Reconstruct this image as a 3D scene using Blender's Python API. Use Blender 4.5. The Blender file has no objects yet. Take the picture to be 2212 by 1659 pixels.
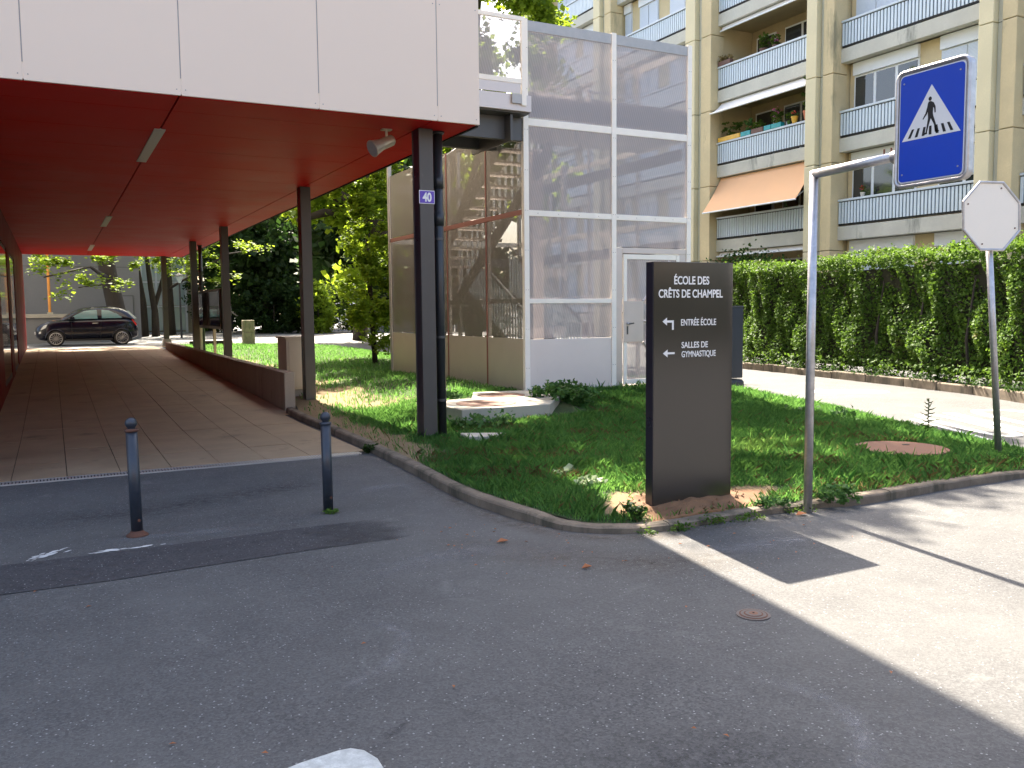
import bpy, bmesh, math, random
import numpy as np
from mathutils import Vector, Matrix
random.seed(7); RNG = np.random.default_rng(7)
S = bpy.context.scene; COL = S.collection
R = math.radians

# ------------------------------------------------------------------ camera, sky, sun, exposure
cam = bpy.data.cameras.new('camera'); co = bpy.data.objects.new('camera', cam); COL.objects.link(co)
yaw, pitch, roll = 0.48228, 0.08377, -0.00973
fw = Vector((math.sin(yaw)*math.cos(pitch), math.cos(yaw)*math.cos(pitch), -math.sin(pitch)))
rt = Vector((math.cos(yaw), -math.sin(yaw), 0)); up = rt.cross(fw)
r2 = rt*math.cos(roll)+up*math.sin(roll); u2 = -rt*math.sin(roll)+up*math.cos(roll)
m = Matrix((r2, u2, -fw)).transposed().to_4x4(); m.translation = Vector((0, 0, 1.62))
co.matrix_world = m
cam.sensor_width = 36; cam.lens = 36*1889.4/2212; cam.clip_start = .05; cam.clip_end = 1500
S.camera = co
SUN = Vector((.165, 1, 1.165)).normalized()
w = bpy.data.worlds.new('World'); S.world = w; w.use_nodes = True
nt = w.node_tree; bg = nt.nodes['Background']; sky = nt.nodes.new('ShaderNodeTexSky')
sky.sky_type = 'NISHITA'; sky.sun_disc = False; sky.sun_elevation = math.asin(SUN.z)
sky.sun_rotation = math.atan2(SUN.x, SUN.y); sky.air_density = 1; sky.dust_density = 4.5; sky.ozone_density = .4
nt.links.new(sky.outputs[0], bg.inputs[0]); bg.inputs[1].default_value = .118
sl = bpy.data.lights.new('sun', 'SUN'); so = bpy.data.objects.new('sun', sl); COL.objects.link(so)
sl.energy = 5; sl.angle = R(.55); sl.color = (1, .895, .745)
so.rotation_euler = SUN.to_track_quat('Z', 'Y').to_euler()
S.view_settings.view_transform = 'Standard'; S.view_settings.look = 'None'
S.view_settings.gamma = 1; S.view_settings.use_curve_mapping = False
S.view_settings.exposure = 2.3
S.render.engine = 'CYCLES'
S.cycles.max_bounces = 8; S.cycles.diffuse_bounces = 4; S.cycles.transparent_max_bounces = 24

# ------------------------------------------------------------------ materials
def rgb(c): return (c[0], c[1], c[2], 1)
def lerp(a, b, t): return tuple(a[i]+(b[i]-a[i])*t for i in range(3))
class NT:
    def __init__(s, name):
        s.m = bpy.data.materials.new(name); s.m.use_nodes = True; s.t = s.m.node_tree
        s.b = s.t.nodes['Principled BSDF']; s.tc = s.t.nodes.new('ShaderNodeTexCoord'); s.geo = s.t.nodes.new('ShaderNodeNewGeometry')
    def n(s, t, **k):
        x = s.t.nodes.new(t)
        for a, v in k.items():
            if a.startswith('i_'): x.inputs[a[2:].replace('_', ' ')].default_value = v
            else: setattr(x, a, v)
        return x
    def l(s, a, b): s.t.links.new(a, b)
    def noise(s, scale, detail=4, rough=.55, vec=None, dist=0):
        x = s.n('ShaderNodeTexNoise'); x.inputs['Scale'].default_value = scale; x.inputs['Detail'].default_value = detail
        x.inputs['Roughness'].default_value = rough; x.inputs['Distortion'].default_value = dist
        s.l(vec or s.geo.outputs['Position'], x.inputs['Vector']); return x.outputs['Fac']
    def ramp(s, f, stops, interp='LINEAR'):
        x = s.n('ShaderNodeValToRGB'); x.color_ramp.interpolation = interp
        while len(x.color_ramp.elements) < len(stops): x.color_ramp.elements.new(.5)
        for e, (p, c) in zip(x.color_ramp.elements, stops):
            e.position = p; e.color = rgb(c) if isinstance(c, tuple) else (c, c, c, 1)
        s.l(f, x.inputs[0]); return x.outputs[0]
    def mix(s, f, a, b, mode='MIX'):
        x = s.n('ShaderNodeMix', data_type='RGBA', blend_type=mode)
        for v, i in ((f, 0), (a, 6), (b, 7)):
            if isinstance(v, (int, float)): x.inputs[i].default_value = v
            elif isinstance(v, tuple): x.inputs[i].default_value = rgb(v)
            else: s.l(v, x.inputs[i])
        return x.outputs[2]
    def bump(s, h, strength=.3, dist=.01):
        x = s.n('ShaderNodeBump'); x.inputs['Strength'].default_value = strength; x.inputs['Distance'].default_value = dist
        s.l(h, x.inputs['Height']); s.l(x.outputs[0], s.b.inputs['Normal'])
    def mapping(s, scale=(1, 1, 1), rot=(0, 0, 0)):
        x = s.n('ShaderNodeMapping'); x.inputs['Scale'].default_value = scale; x.inputs['Rotation'].default_value = rot
        s.l(s.geo.outputs['Position'], x.inputs[0]); return x.outputs[0]
M = {}
def mat(name, c, rough=.6, metal=0, var=.18, scale=3, fine=60, bump=.15, spec=.5, stretch=None, dirt=None):
    t = NT(name)
    v = t.mapping(stretch) if stretch else None
    n1 = t.noise(scale, 5, .6, v); n2 = t.noise(fine, 3, .6)
    col = t.mix(t.ramp(n1, [(.3, 0.), (.7, 1.)]), tuple(x*(1-var) for x in c), tuple(min(1, x*(1+var)) for x in c))
    col = t.mix(t.ramp(n2, [(.35, 0.), (.65, 1.)]), t.mix(.5, col, tuple(x*(1-var*.8) for x in c)), col)
    if dirt:
        n3 = t.noise(dirt[1], 6, .7, t.mapping((1, 1, .25))); col = t.mix(t.ramp(n3, [(dirt[2], 0.), (dirt[2]+.12, 1.)]), col, dirt[0])
    t.l(col, t.b.inputs['Base Color'])
    t.l(t.ramp(n1, [(.2, max(.02, rough*.85)), (.8, min(1, rough*1.15))]), t.b.inputs['Roughness'])
    t.b.inputs['Metallic'].default_value = metal; t.b.inputs['Specular IOR Level'].default_value = spec
    if bump: t.bump(n2, bump, .004)
    M[name] = t.m; return t

def m_asphalt(name, c, light, patchy=.5):
    t = NT(name); geo = t.geo.outputs['Position']
    big = t.noise(.55, 6, .62); mid = t.noise(3.1, 5, .6); fine = t.noise(240, 3, .7)
    vor = t.n('ShaderNodeTexVoronoi', feature='F1'); vor.inputs['Scale'].default_value = 95; t.l(geo, vor.inputs['Vector'])
    sep = t.n('ShaderNodeSeparateColor'); t.l(vor.outputs['Color'], sep.inputs[0])
    speck = t.n('ShaderNodeMath', operation='GREATER_THAN'); speck.inputs[1].default_value = .972; t.l(sep.outputs[0], speck.inputs[0])
    near = t.n('ShaderNodeMath', operation='LESS_THAN'); near.inputs[1].default_value = .42; t.l(vor.outputs['Distance'], near.inputs[0])
    sp = t.n('ShaderNodeMath', operation='MULTIPLY'); t.l(speck.outputs[0], sp.inputs[0]); t.l(near.outputs[0], sp.inputs[1])
    stone = t.ramp(sep.outputs[1], [(0, tuple(x*.55 for x in c)), (1, tuple(x*1.5 for x in c))])
    col = t.mix(t.ramp(big, [(.3, 0.), (.72, patchy)]), stone, light)
    col = t.mix(t.ramp(mid, [(.42, 0.), (.75, .35)]), col, tuple(x*.6 for x in c))
    col = t.mix(t.ramp(fine, [(.3, .45), (.6, 0.)]), col, (.02, .02, .022))
    # pale dusty stains and tyre scuffs with their own outline
    st = t.noise(1.3, 7, .68, None, 1.2); col = t.mix(t.ramp(st, [(.6, 0.), (.74, .4)]), col, tuple(min(1, x*1.7) for x in light))
    col = t.mix(sp.outputs[0], col, (.26, .26, .26))
    t.l(col, t.b.inputs['Base Color']); t.b.inputs['Roughness'].default_value = .82
    add = t.n('ShaderNodeMath', operation='ADD'); t.l(vor.outputs['Distance'], add.inputs[0]); t.l(fine, add.inputs[1])
    t.bump(add.outputs[0], .5, .003); M[name] = t.m; return t
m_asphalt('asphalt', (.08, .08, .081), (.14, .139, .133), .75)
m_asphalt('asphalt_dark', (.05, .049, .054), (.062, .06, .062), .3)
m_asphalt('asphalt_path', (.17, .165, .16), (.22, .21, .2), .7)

mat('paver', (.36, .265, .165), .8, var=.2, scale=1.7, fine=120, bump=.3, dirt=((.2, .15, .1), 1.2, .58))
mat('concrete', (.36, .33, .29), .85, var=.15, scale=2, fine=70, bump=.25, dirt=((.2, .18, .15), 1.6, .6))
mat('concrete_pale', (.4, .37, .3), .85, var=.1, scale=2, fine=70, bump=.2, dirt=((.36, .33, .26), 2.5, .62))
mat('wall_concrete', (.36, .29, .22), .85, var=.18, scale=1.5, fine=60, bump=.3, stretch=(1, 3, .3), dirt=((.14, .11, .09), 3, .6))
mat('granite', (.19, .15, .11), .9, var=.4, scale=5, fine=90, bump=.6, dirt=((.075, .065, .045), 3, .5))
mat('granite_white', (.5, .52, .5), .8, var=.3, scale=25, fine=160, bump=.5)
mat('fascia', (.84, .68, .545), .4, var=.02, scale=.5, fine=200, bump=.0, spec=.4, dirt=((.7, .56, .47), .9, .66))
mat('fascia_joint', (.36, .32, .31), .6)
mat('soffit_red', (.52, .016, .016), .5, var=.06, scale=.8, fine=150, bump=.02, spec=.04, dirt=((.4, .014, .014), .7, .6))
mat('iron', (.13, .11, .105), .6, metal=.3, var=.2, scale=30, bump=.1)
mat('wall_red', (.17, .01, .011), .5, var=.06, scale=.8, fine=150, bump=.02, spec=.1)
mat('joint_soil', (.09, .065, .045), .9)
mat('joint_dark', (.012, .01, .01), .9, bump=0)
mat('column_brown', (.075, .066, .06), .42, var=.1, scale=3, fine=200, bump=.05, spec=.5, dirt=((.16, .14, .12), 7, .68))
mat('pipe_dark', (.03, .032, .036), .35, var=.1, spec=.5, bump=.03)
mat('lamp_strip', (.55, .53, .5), .5, var=.03, bump=0)
mat('speaker_beige', (.55, .48, .38), .35, metal=.6, var=.06, bump=.03)
mat('plate_purple', (.1, .05, .42), .3, var=.02, bump=0)
mat('white_paint', (.82, .8, .78), .4, var=.02, bump=0)
mat('road_white', (.62, .62, .6), .7, var=.2, scale=7, fine=180, bump=.3)
mat('kick_sheet', (.74, .67, .63), .45, metal=.1, var=.05, scale=1.5, fine=90, bump=.04, dirt=((.6, .54, .48), 2, .62))
mat('frame_white', (.9, .86, .78), .5, metal=0, var=.04, scale=5, bump=.02)
mat('frame_grey', (.42, .41, .4), .5, metal=.5, var=.12, scale=6, bump=.04)
mat('frame_dark', (.1, .1, .1), .5, metal=.5, var=.1)
mat('rail_soffit_reflection', (.3, .12, .1), .5, metal=.3, var=.1)  # red soffit's reflection painted into the side rails' base colour
mat('galvanised', (.5, .49, .5), .38, metal=.75, var=.2, scale=14, fine=50, bump=.05)
mat('sheet_metal', (.6, .54, .51), .42, metal=.45, var=.06, scale=2, fine=90, bump=.04)
mat('bollard_blue', (.028, .035, .05), .35, var=.25, scale=9, spec=.6, bump=.06, dirt=((.12, .06, .035), 8, .68))
mat('rust', (.12, .05, .03), .8, var=.35, scale=20, bump=.3)
mat('rust_cover', (.19, .09, .055), .75, var=.2, scale=8, fine=120, bump=.4)
mat('sign_panel', (.035, .028, .023), .16, metal=0, var=.05, scale=1, fine=220, bump=0, spec=.8)
mat('sign_edge', (.02, .018, .025), .3, var=.05, bump=0)
mat('sign_blue', (.0, .055, .5), .3, var=.03, scale=2, bump=0)
mat('sign_black', (.01, .01, .012), .4, bump=0)
mat('sign_back', (.82, .76, .67), .5, metal=.1, var=.03, scale=1.5, bump=.02)
mat('black_post', (.035, .04, .055), .45, var=.1)
mat('soil', (.22, .115, .055), .95, var=.3, scale=9, fine=60, bump=.9)
mat('dry_soil', (.4, .3, .2), .95, var=.25, scale=5, fine=60, bump=.7)
mat('cabinet', (.62, .54, .42), .6, var=.05, scale=3, bump=.03)
mat('cream', (.68, .62, .41), .8, var=.08, scale=.7, fine=20, bump=.1, dirt=((.42, .38, .24), .7, .62))
mat('cream_groove', (.52, .52, .42), .8, var=.1, scale=.8, fine=20, bump=.1)
mat('cream_flank', (.62, .52, .31), .85, var=.12, scale=.9, fine=20, bump=.1, dirt=((.3, .27, .17), .9, .6))
mat('band', (.54, .54, .47), .85, var=.12, scale=1.2, fine=18, bump=.15, dirt=((.2, .21, .18), 1.1, .6))
mat('slat', (.6, .7, .77), .45, var=.05, scale=4, bump=.02)
mat('handrail', (.56, .64, .7), .45, var=.05, bump=0)
mat('rail_dark', (.012, .012, .014), .6, bump=0)
mat('window_frame', (.74, .79, .82), .45, var=.03, bump=0)
mat('shutter', (.6, .68, .76), .55, var=.04, scale=2, bump=0)
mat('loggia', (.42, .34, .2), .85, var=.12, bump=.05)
mat('interior', (.02, .02, .022), .9, bump=0)
mat('awning_orange', (.72, .42, .22), .8, var=.05, scale=1, bump=.05)
mat('awning_white', (.72, .7, .66), .8, var=.05, bump=.05)
mat('pot_orange', (.5, .17, .08), .7, var=.1); mat('pot_teal', (.02, .33, .36), .5); mat('pot_yellow', (.75, .45, .06), .5)
mat('pot_brown', (.16, .09, .07), .7); mat('pot_white', (.7, .68, .6), .6); mat('pink', (.6, .12, .35), .6); mat('red_flower', (.6, .05, .03), .6)
mat('grey_wall', (.17, .17, .18), .85, var=.08, scale=.5, fine=10, bump=.1)
mat('orange_pole', (.7, .28, .05), .5); mat('stone', (.36, .32, .22), .9, var=.3, scale=3, fine=30, bump=.5, dirt=((.16, .17, .1), 5, .5))
mat('bark', (.04, .032, .026), .95, var=.35, scale=6, fine=25, bump=.9, stretch=(1, 1, .25))
mat('tyre', (.02, .02, .02), .8, bump=.1); mat('rim', (.38, .36, .34), .35, metal=.8, var=.05, bump=0)
mat('headlight', (.75, .78, .8), .12, var=.02, bump=0); mat('taillight', (.5, .02, .02), .2, var=.05, bump=0)
mat('chrome', (.8, .8, .82), .12, metal=1, var=.02, bump=0)
mat('skin', (.45, .27, .19), .6); mat('shirt', (.6, .58, .56), .8); mat('trousers', (.03, .035, .05), .8); mat('hair', (.03, .02, .015), .7)
mat('dead_leaf', (.35, .13, .05), .8, var=.3); mat('fence_grey', (.16, .17, .19), .5); mat('grate', (.42, .4, .38), .5, metal=.4, var=.1)
mat('facade_opposite', (.3, .23, .175), .85, var=.08, scale=.4, fine=10, bump=.1)
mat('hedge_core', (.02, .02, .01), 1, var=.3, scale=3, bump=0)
def m_car():
    t = mat('car_paint', (.004, .005, .014), .2, metal=0, var=.1, bump=0, spec=.3); t.b.inputs['Coat Weight'].default_value = .35; t.b.inputs['Coat Roughness'].default_value = .03
m_car()
def m_glass(name, c, rough=.05, alpha=None):
    t = NT(name); t.b.inputs['Base Color'].default_value = rgb(c); t.b.inputs['Roughness'].default_value = rough; t.b.inputs['Specular IOR Level'].default_value = 1
    if alpha is not None: t.b.inputs['Alpha'].default_value = alpha
    n = t.noise(1.2, 2); t.bump(n, .08, .02); M[name] = t.m
m_glass('window_glass', (.025, .03, .035)); m_glass('board_glass', (.02, .018, .02), .06); m_glass('car_glass', (.16, .32, .33), .08, .75); m_glass('pale_glass', (.45, .55, .55), .1)
def m_curtain():
    t = NT('curtain'); t.b.inputs['Base Color'].default_value = (.3, .32, .3, 1); M['curtain'] = t.m
m_curtain()
def m_shutter():
    t = NT('shutter_slats'); wv = t.n('ShaderNodeTexWave', bands_direction='Z'); wv.inputs['Scale'].default_value = 8; t.l(t.geo.outputs['Position'], wv.inputs['Vector'])
    col = t.mix(t.ramp(wv.outputs['Fac'], [(.0, 0.), (.3, 1.)]), (.42, .5, .58), (.62, .7, .78)); t.l(col, t.b.inputs['Base Color']); t.bump(wv.outputs['Fac'], .5, .01); M['shutter_slats'] = t.m
m_shutter()
def m_mesh(name, c, ax, base, metal=.2):
    # perforated sheet: fine slanted slots that let the view through, too small to resolve singly at distance
    t = NT(name); mp = t.mapping((1, 1, 1), ax)
    wv = t.n('ShaderNodeTexWave', bands_direction='X'); wv.inputs['Scale'].default_value = 7.5; wv.inputs['Distortion'].default_value = .12; wv.inputs['Detail'].default_value = 1; wv.inputs['Detail Scale'].default_value = 1.5
    t.l(mp, wv.inputs['Vector'])
    n = t.noise(1.1, 3)
    a = t.n('ShaderNodeMath', operation='MULTIPLY_ADD'); t.l(wv.outputs['Fac'], a.inputs[0]); a.inputs[1].default_value = .1; a.inputs[2].default_value = base
    col = t.mix(n, tuple(x*.92 for x in c), c); t.l(col, t.b.inputs['Base Color'])
    t.b.inputs['Roughness'].default_value = .45; t.b.inputs['Metallic'].default_value = metal
    t.l(a.outputs[0], t.b.inputs['Alpha']); M[name] = t.m
m_mesh('mesh_front', (.46, .42, .42), (0, R(17), 0), .5, .1)
m_mesh('mesh_side', (.3, .29, .27), (0, 0, R(90)), .48, .3)  # same sheet as the front, the side's shade put into its darker colour

def m_leaf(name, dark, light, trans=.45, tcol=None, dry=None):
    t = NT(name); out = t.t.nodes['Material Output']
    rnd = t.geo.outputs['Random Per Island']; big = t.noise(.9, 3)
    c1 = t.mix(rnd, dark, light); c2 = t.mix(t.ramp(big, [(.35, 0.), (.65, .5)]), c1, tuple(x*.7 for x in dark))
    if dry: c2 = t.mix(t.ramp(t.noise(dry[1], 4, .6), [(dry[2], 0.), (dry[2]+.12, 1.)]), c2, t.mix(rnd, dry[0], tuple(x*1.5 for x in dry[0])))
    t.l(c2, t.b.inputs['Base Color']); t.b.inputs['Roughness'].default_value = .6; t.b.inputs['Specular IOR Level'].default_value = .18
    tr = t.n('ShaderNodeBsdfTranslucent'); 
    if tcol: t.l(t.mix(.6, c2, tcol), tr.inputs[0])
    else: t.l(c2, tr.inputs[0])
    mx = t.n('ShaderNodeMixShader'); mx.inputs[0].default_value = trans
    t.l(t.b.outputs[0], mx.inputs[1]); t.l(tr.outputs[0], mx.inputs[2]); t.l(mx.outputs[0], out.inputs[0]); M[name] = t.m
m_leaf('leaf_maple', (.08, .15, .015), (.22, .33, .035), .52, (.45, .6, .04))
m_leaf('leaf_tree', (.035, .075, .014), (.09, .15, .025), .45, (.2, .3, .03))
m_leaf('leaf_dark', (.02, .042, .015), (.045, .085, .022), .35, (.06, .14, .02))
m_leaf('leaf_hedge', (.035, .085, .012), (.12, .21, .03), .32, (.22, .38, .04), ((.12, .07, .02), 1.7, .64))
m_leaf('leaf_pale', (.3, .38, .2), (.5, .56, .38), .3)
m_leaf('leaf_weed', (.05, .13, .03), (.12, .23, .06), .35)
m_leaf('grass_blade', (.045, .17, .05), (.2, .42, .12), .4, (.26, .52, .09), ((.26, .36, .1), .8, .6))
m_leaf('dry_grass', (.22, .17, .07), (.4, .32, .15), .3)
def m_lawn():
    t = NT('lawn_ground'); n = t.noise(.55, 4, .6); f = t.noise(40, 4, .7)
    g = t.mix(f, (.025, .05, .012), (.07, .1, .03)); d = t.mix(f, (.16, .11, .055), (.32, .24, .13))
    at = t.n('ShaderNodeAttribute', attribute_name='bare')
    s = t.n('ShaderNodeMath', operation='MULTIPLY_ADD'); t.l(n, s.inputs[0]); s.inputs[1].default_value = .5; t.l(at.outputs['Fac'], s.inputs[2])
    t.l(t.mix(t.ramp(s.outputs[0], [(.6, 0.), (.85, 1.)]), g, d), t.b.inputs['Base Color']); t.b.inputs['Roughness'].default_value = 1; t.bump(f, .8, .03); M['lawn_ground'] = t.m
m_lawn()

# ------------------------------------------------------------------ mesh helpers
def wloc(p):
    v = Vector((0, 0, 0))
    while p: v += p.location; p = p.parent
    return v
def link(name, me, mt, parent=None, local=False, smooth=False):
    o = bpy.data.objects.new(name, me); COL.objects.link(o)
    if isinstance(mt, str): mt = M[mt]
    me.materials.append(mt)
    if parent:
        o.parent = parent
        if not local: me.transform(Matrix.Translation(-wloc(parent)))
    if smooth: me.polygons.foreach_set('use_smooth', [True]*len(me.polygons))
    return o
class MB:
    def __init__(s): s.v = []; s.f = []
    def add(s, vs, fs):
        k = len(s.v); s.v += [tuple(x) for x in vs]; s.f += [tuple(i+k for i in f) for f in fs]; return s
    def box(s, x0, x1, y0, y1, z0, z1):
        vs = [(x, y, z) for z in (z0, z1) for y in (y0, y1) for x in (x0, x1)]
        return s.add(vs, [(0, 2, 3, 1), (4, 5, 7, 6), (0, 1, 5, 4), (2, 6, 7, 3), (0, 4, 6, 2), (1, 3, 7, 5)])
    def tube(s, pts, rad, n=10, caps=True):
        pts = [Vector(p) for p in pts]; rad = rad if isinstance(rad, (list, tuple)) else [rad]*len(pts)
        vs = []; fs = []; prev = None
        for i, p in enumerate(pts):
            d = ((pts[min(i+1, len(pts)-1)]-p).normalized()+(p-pts[max(i-1, 0)]).normalized()).normalized()
            if prev is None:
                a = Vector((0, 0, 1)) if abs(d.z) < .9 else Vector((1, 0, 0)); u = d.cross(a).normalized()
            else: u = (prev-d*prev.dot(d)).normalized()
            prev = u; v = d.cross(u)
            for k in range(n):
                t = 2*math.pi*k/n; vs.append(p+(u*math.cos(t)+v*math.sin(t))*rad[i])
        for i in range(len(pts)-1):
            for k in range(n): a = i*n+k; b = i*n+(k+1) % n; fs.append((a, b, b+n, a+n))
        if caps: fs.append(tuple(range(n))[::-1]); fs.append(tuple(range((len(pts)-1)*n, len(pts)*n)))
        return s.add(vs, fs)
    def lathe(s, prof, c=(0, 0, 0), n=24):
        vs = []; fs = []
        for r, z in prof:
            for k in range(n): t = 2*math.pi*k/n; vs.append((c[0]+r*math.cos(t), c[1]+r*math.sin(t), c[2]+z))
        for i in range(len(prof)-1):
            for k in range(n): a = i*n+k; b = i*n+(k+1) % n; fs.append((a, b, b+n, a+n))
        fs.append(tuple(range(n))[::-1]); fs.append(tuple(range((len(prof)-1)*n, len(prof)*n)))
        return s.add(vs, fs)
    def prism(s, poly, z0, z1):
        n = len(poly); vs = [(x, y, z0) for x, y in poly]+[(x, y, z1) for x, y in poly]
        fs = [tuple(range(n))[::-1], tuple(range(n, 2*n))]+[(i, (i+1) % n, (i+1) % n+n, i+n) for i in range(n)]
        return s.add(vs, fs)
    def quad(s, a, b, c, d): return s.add([a, b, c, d], [(0, 1, 2, 3)])
    def xf(s, mtx): s.v = [tuple(mtx @ Vector(v)) for v in s.v]; return s
    def build(s, name, mt, parent=None, local=False, smooth=False, bevel=0, seg=2):
        me = bpy.data.meshes.new(name); me.from_pydata(s.v, [], s.f); me.update()
        o = link(name, me, mt, parent, local, smooth)
        if bevel:
            b = o.modifiers.new('bevel', 'BEVEL'); b.width = bevel; b.segments = seg; b.limit_method = 'ANGLE'; b.angle_limit = R(40)
        return o
def fix_normals(o):
    bm = bmesh.new(); bm.from_mesh(o.data); bmesh.ops.recalc_face_normals(bm, faces=bm.faces); bm.to_mesh(o.data); bm.free()
def tag(o, label=None, cat=None, group=None, kind=None):
    for k, v in (('label', label), ('category', cat), ('group', group), ('kind', kind)):
        if v: o[k] = v
    return o
def thing(name, label, cat, loc=(0, 0, 0), group=None, rz=0):
    o = bpy.data.objects.new(name, None); COL.objects.link(o); o.location = loc; o.rotation_euler = (0, 0, rz)
    return tag(o, label, cat, group)
def struct(o): o['kind'] = 'structure'; return o
def sempty(name, loc=(0, 0, 0)):
    o = bpy.data.objects.new(name, None); COL.objects.link(o); o.location = loc; o['kind'] = 'structure'; return o
def copy_tree(o, parent=None):
    c = o.copy(); COL.objects.link(c); c.parent = parent
    for ch in [x for x in list(COL.objects) if x.parent == o]: copy_tree(ch, c)
    return c
def box(name, mt, b, parent=None, bevel=0, local=False): return MB().box(*b).build(name, mt, parent, bevel=bevel, local=local)
def tris_mesh(name, verts, nv):
    """verts: (N, nv, 3) array -> mesh of N polygons with nv corners"""
    N = verts.shape[0]; me = bpy.data.meshes.new(name)
    me.vertices.add(N*nv); me.vertices.foreach_set('co', verts.reshape(-1).astype(np.float32))
    me.loops.add(N*nv); me.loops.foreach_set('vertex_index', np.arange(N*nv, dtype=np.int32))
    me.polygons.add(N); me.polygons.foreach_set('loop_start', np.arange(0, N*nv, nv, dtype=np.int32)); me.polygons.foreach_set('loop_total', np.full(N, nv, dtype=np.int32))
    me.update(); me.validate(); return me
def leaf_verts(c, size, flat=0., nrm=None):
    """pointed leaf quads round centres c (N,3); flat 0..1 pulls them to lie level"""
    N = len(c); d = RNG.normal(size=(N, 3)); d[:, 2] *= (1-flat*.7); d /= np.linalg.norm(d, axis=1)[:, None]
    n = RNG.normal(size=(N, 3))
    if nrm is not None: n = n*.6+nrm
    n[:, 2] += flat*2.2; s = np.cross(d, n); s /= np.linalg.norm(s, axis=1)[:, None]+1e-9
    L = (size*RNG.uniform(.6, 1.3, N))[:, None]; W = L*.38; dn = np.cross(s, d)*L*.12
    return np.stack([c-d*L*.5, c+s*W-dn, c+d*L*.5, c-s*W-dn], 1)
def crown_points(blobs, n, shell=.55, clump=.5, k=60, zf=.75):
    """leaf centres gathered in clumps inside ellipsoid blobs (x,y,z,rx,ry,rz)"""
    vol = np.array([b[3]*b[4]*b[5] for b in blobs])**.75; out = []
    for b, wt in zip(blobs, vol/vol.sum()):
        m_ = int(n*wt); kk = max(5, int(k*wt)); 
        d = RNG.normal(size=(kk, 3)); d /= np.linalg.norm(d, axis=1)[:, None]; rr = RNG.uniform(shell, 1, kk)**.5
        cc = d*rr[:, None]
        idx = RNG.integers(0, kk, m_); sz = RNG.uniform(.5, 1.3, kk)[idx][:, None]*clump
        off = RNG.normal(size=(m_, 3))*.5*sz; off[:, 2] *= zf
        out.append(cc[idx]*np.array(b[3:6])+off+np.array(b[:3]))
    return np.concatenate(out)
def foliage(name, blobs, n, size, mt, parent=None, flat=.35, kind=None, **k):
    p = crown_points(blobs, n, **k)
    me = tris_mesh(name, leaf_verts(p, size, flat), 4); o = link(name, me, mt, parent)
    if kind: o['kind'] = kind
    return o
def text_mesh(name, s, size, mt, parent, origin, xdir, ydir, xs=.8, bold=.0, align='LEFT', ext=.001, width=None, local=False):
    cu = bpy.data.curves.new(name, 'FONT'); cu.body = s; cu.size = size; cu.extrude = ext; cu.offset = bold; cu.align_x = align
    tmp = bpy.data.objects.new('tmp', cu); COL.objects.link(tmp); dg = bpy.context.evaluated_depsgraph_get(); dg.update()
    me = bpy.data.meshes.new_from_object(tmp.evaluated_get(dg)); bpy.data.objects.remove(tmp)
    xd = Vector(xdir); yd = Vector(ydir); zd = xd.cross(yd)
    if width:
        xsx = [v.co.x for v in me.vertices]; xs = width/(max(xsx)-min(xsx)); me.transform(Matrix.Translation((-min(xsx), 0, 0)))
    mm = Matrix((xd*xs, yd, zd)).transposed().to_4x4(); mm.translation = Vector(origin)
    me.transform(mm); me.materials.clear(); return link(name, me, mt, parent, local)

def ss(a, b, x): t = min(1, max(0, (x-a)/(b-a))); return t*t*(3-2*t)
def base(x, y):
    rl = .44*min(1, max(0, (y-13)/17)); rr = .44*ss(20, 45, y); t = ss(8, 11, x)
    return rl*(1-t)+rr*t
XR = [(4.7, 9.1), (5.3, 9.35), (5.8, 9.45), (6.5, 9.75), (7.1, 9.95), (8, 10.2), (9.3, 10.84), (10.1, 11.2), (11.5, 11.5), (12.75, 11.5), (19, 11.3), (24, 11), (28.9, 10.1), (31, 8.7), (35, 6.1)]
XL = [(5.03, 6.0), (5.08, 5.65), (5.13, 5.4), (5.165, 4.1), (5.2, 3.8), (5.28, 3.6), (5.42, 3.45), (5.65, 3.32), (6.1, 3.2), (6.7, 3.15), (7.2, 3.16), (8.03, 3.22), (9.4, 3.28), (11.3, 3.32), (13.4, 3.32), (14.2, 3.46), (35, 3.46)]
def kh(x, y): return .092-.042*(1-ss(5.3, 6.0, y))*(1-ss(5.35, 6.0, x))-.014*ss(5.5, 6.2, x)
def pl(T, y):
    if y <= T[0][0]: return T[0][1]
    for (a, b), (c, d) in zip(T, T[1:]):
        if y <= c: return b+(d-b)*(y-a)/(c-a)
    return T[-1][1]
def lawn_z(x, y):
    h = (kh(x, min(y, 9))-.012+.035*ss(0, .5, min(x-pl(XL, y), y-5.05)))*(1-.8*ss(18, 27, y)) + .2*ss(3.9, 6.1, x)*ss(8.5, 12, y)*(1-ss(14, 20, y)) + .05*ss(4.9, 6.5, y)*ss(3.3, 5, x)*(1-ss(8, 10, y))
    e = ss(0, 1.6, pl(XR, y)-x); h = .012+(h-.012)*e
    if y < 6 and x > 7.5: h = max(h, .02)
    return h+base(x, y)

def vn(x, y): return math.sin(x*2.3+1.3*math.sin(y*1.7))*math.sin(y*2.9+x)+.5*math.sin(x*6.1+y*4.3)
def soil_r(x, y):
    a = math.atan2((y-5.36)/.42, (x-4.4)/.72); return math.hypot((x-4.4)/.72, (y-5.36)/.42)/(1+.2*math.sin(3*a+1)+.12*math.sin(7*a)+.08*math.sin(13*a))
def bare(x, y):
    b = (1-ss(3.9, 6.0, x))*ss(10.8, 13.2, y)*(1-ss(24, 30, y))*min(1, max(0, .75+.45*vn(x, y)))
    b = max(b, (1-ss(3.55, 3.9, x+.1*vn(x*2, y*2)))*ss(7.7, 8.8, y))
    return max(b, ss(1.25, 1.0, soil_r(x, y)) if False else (1-ss(.95, 1.2, soil_r(x, y))))
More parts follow.
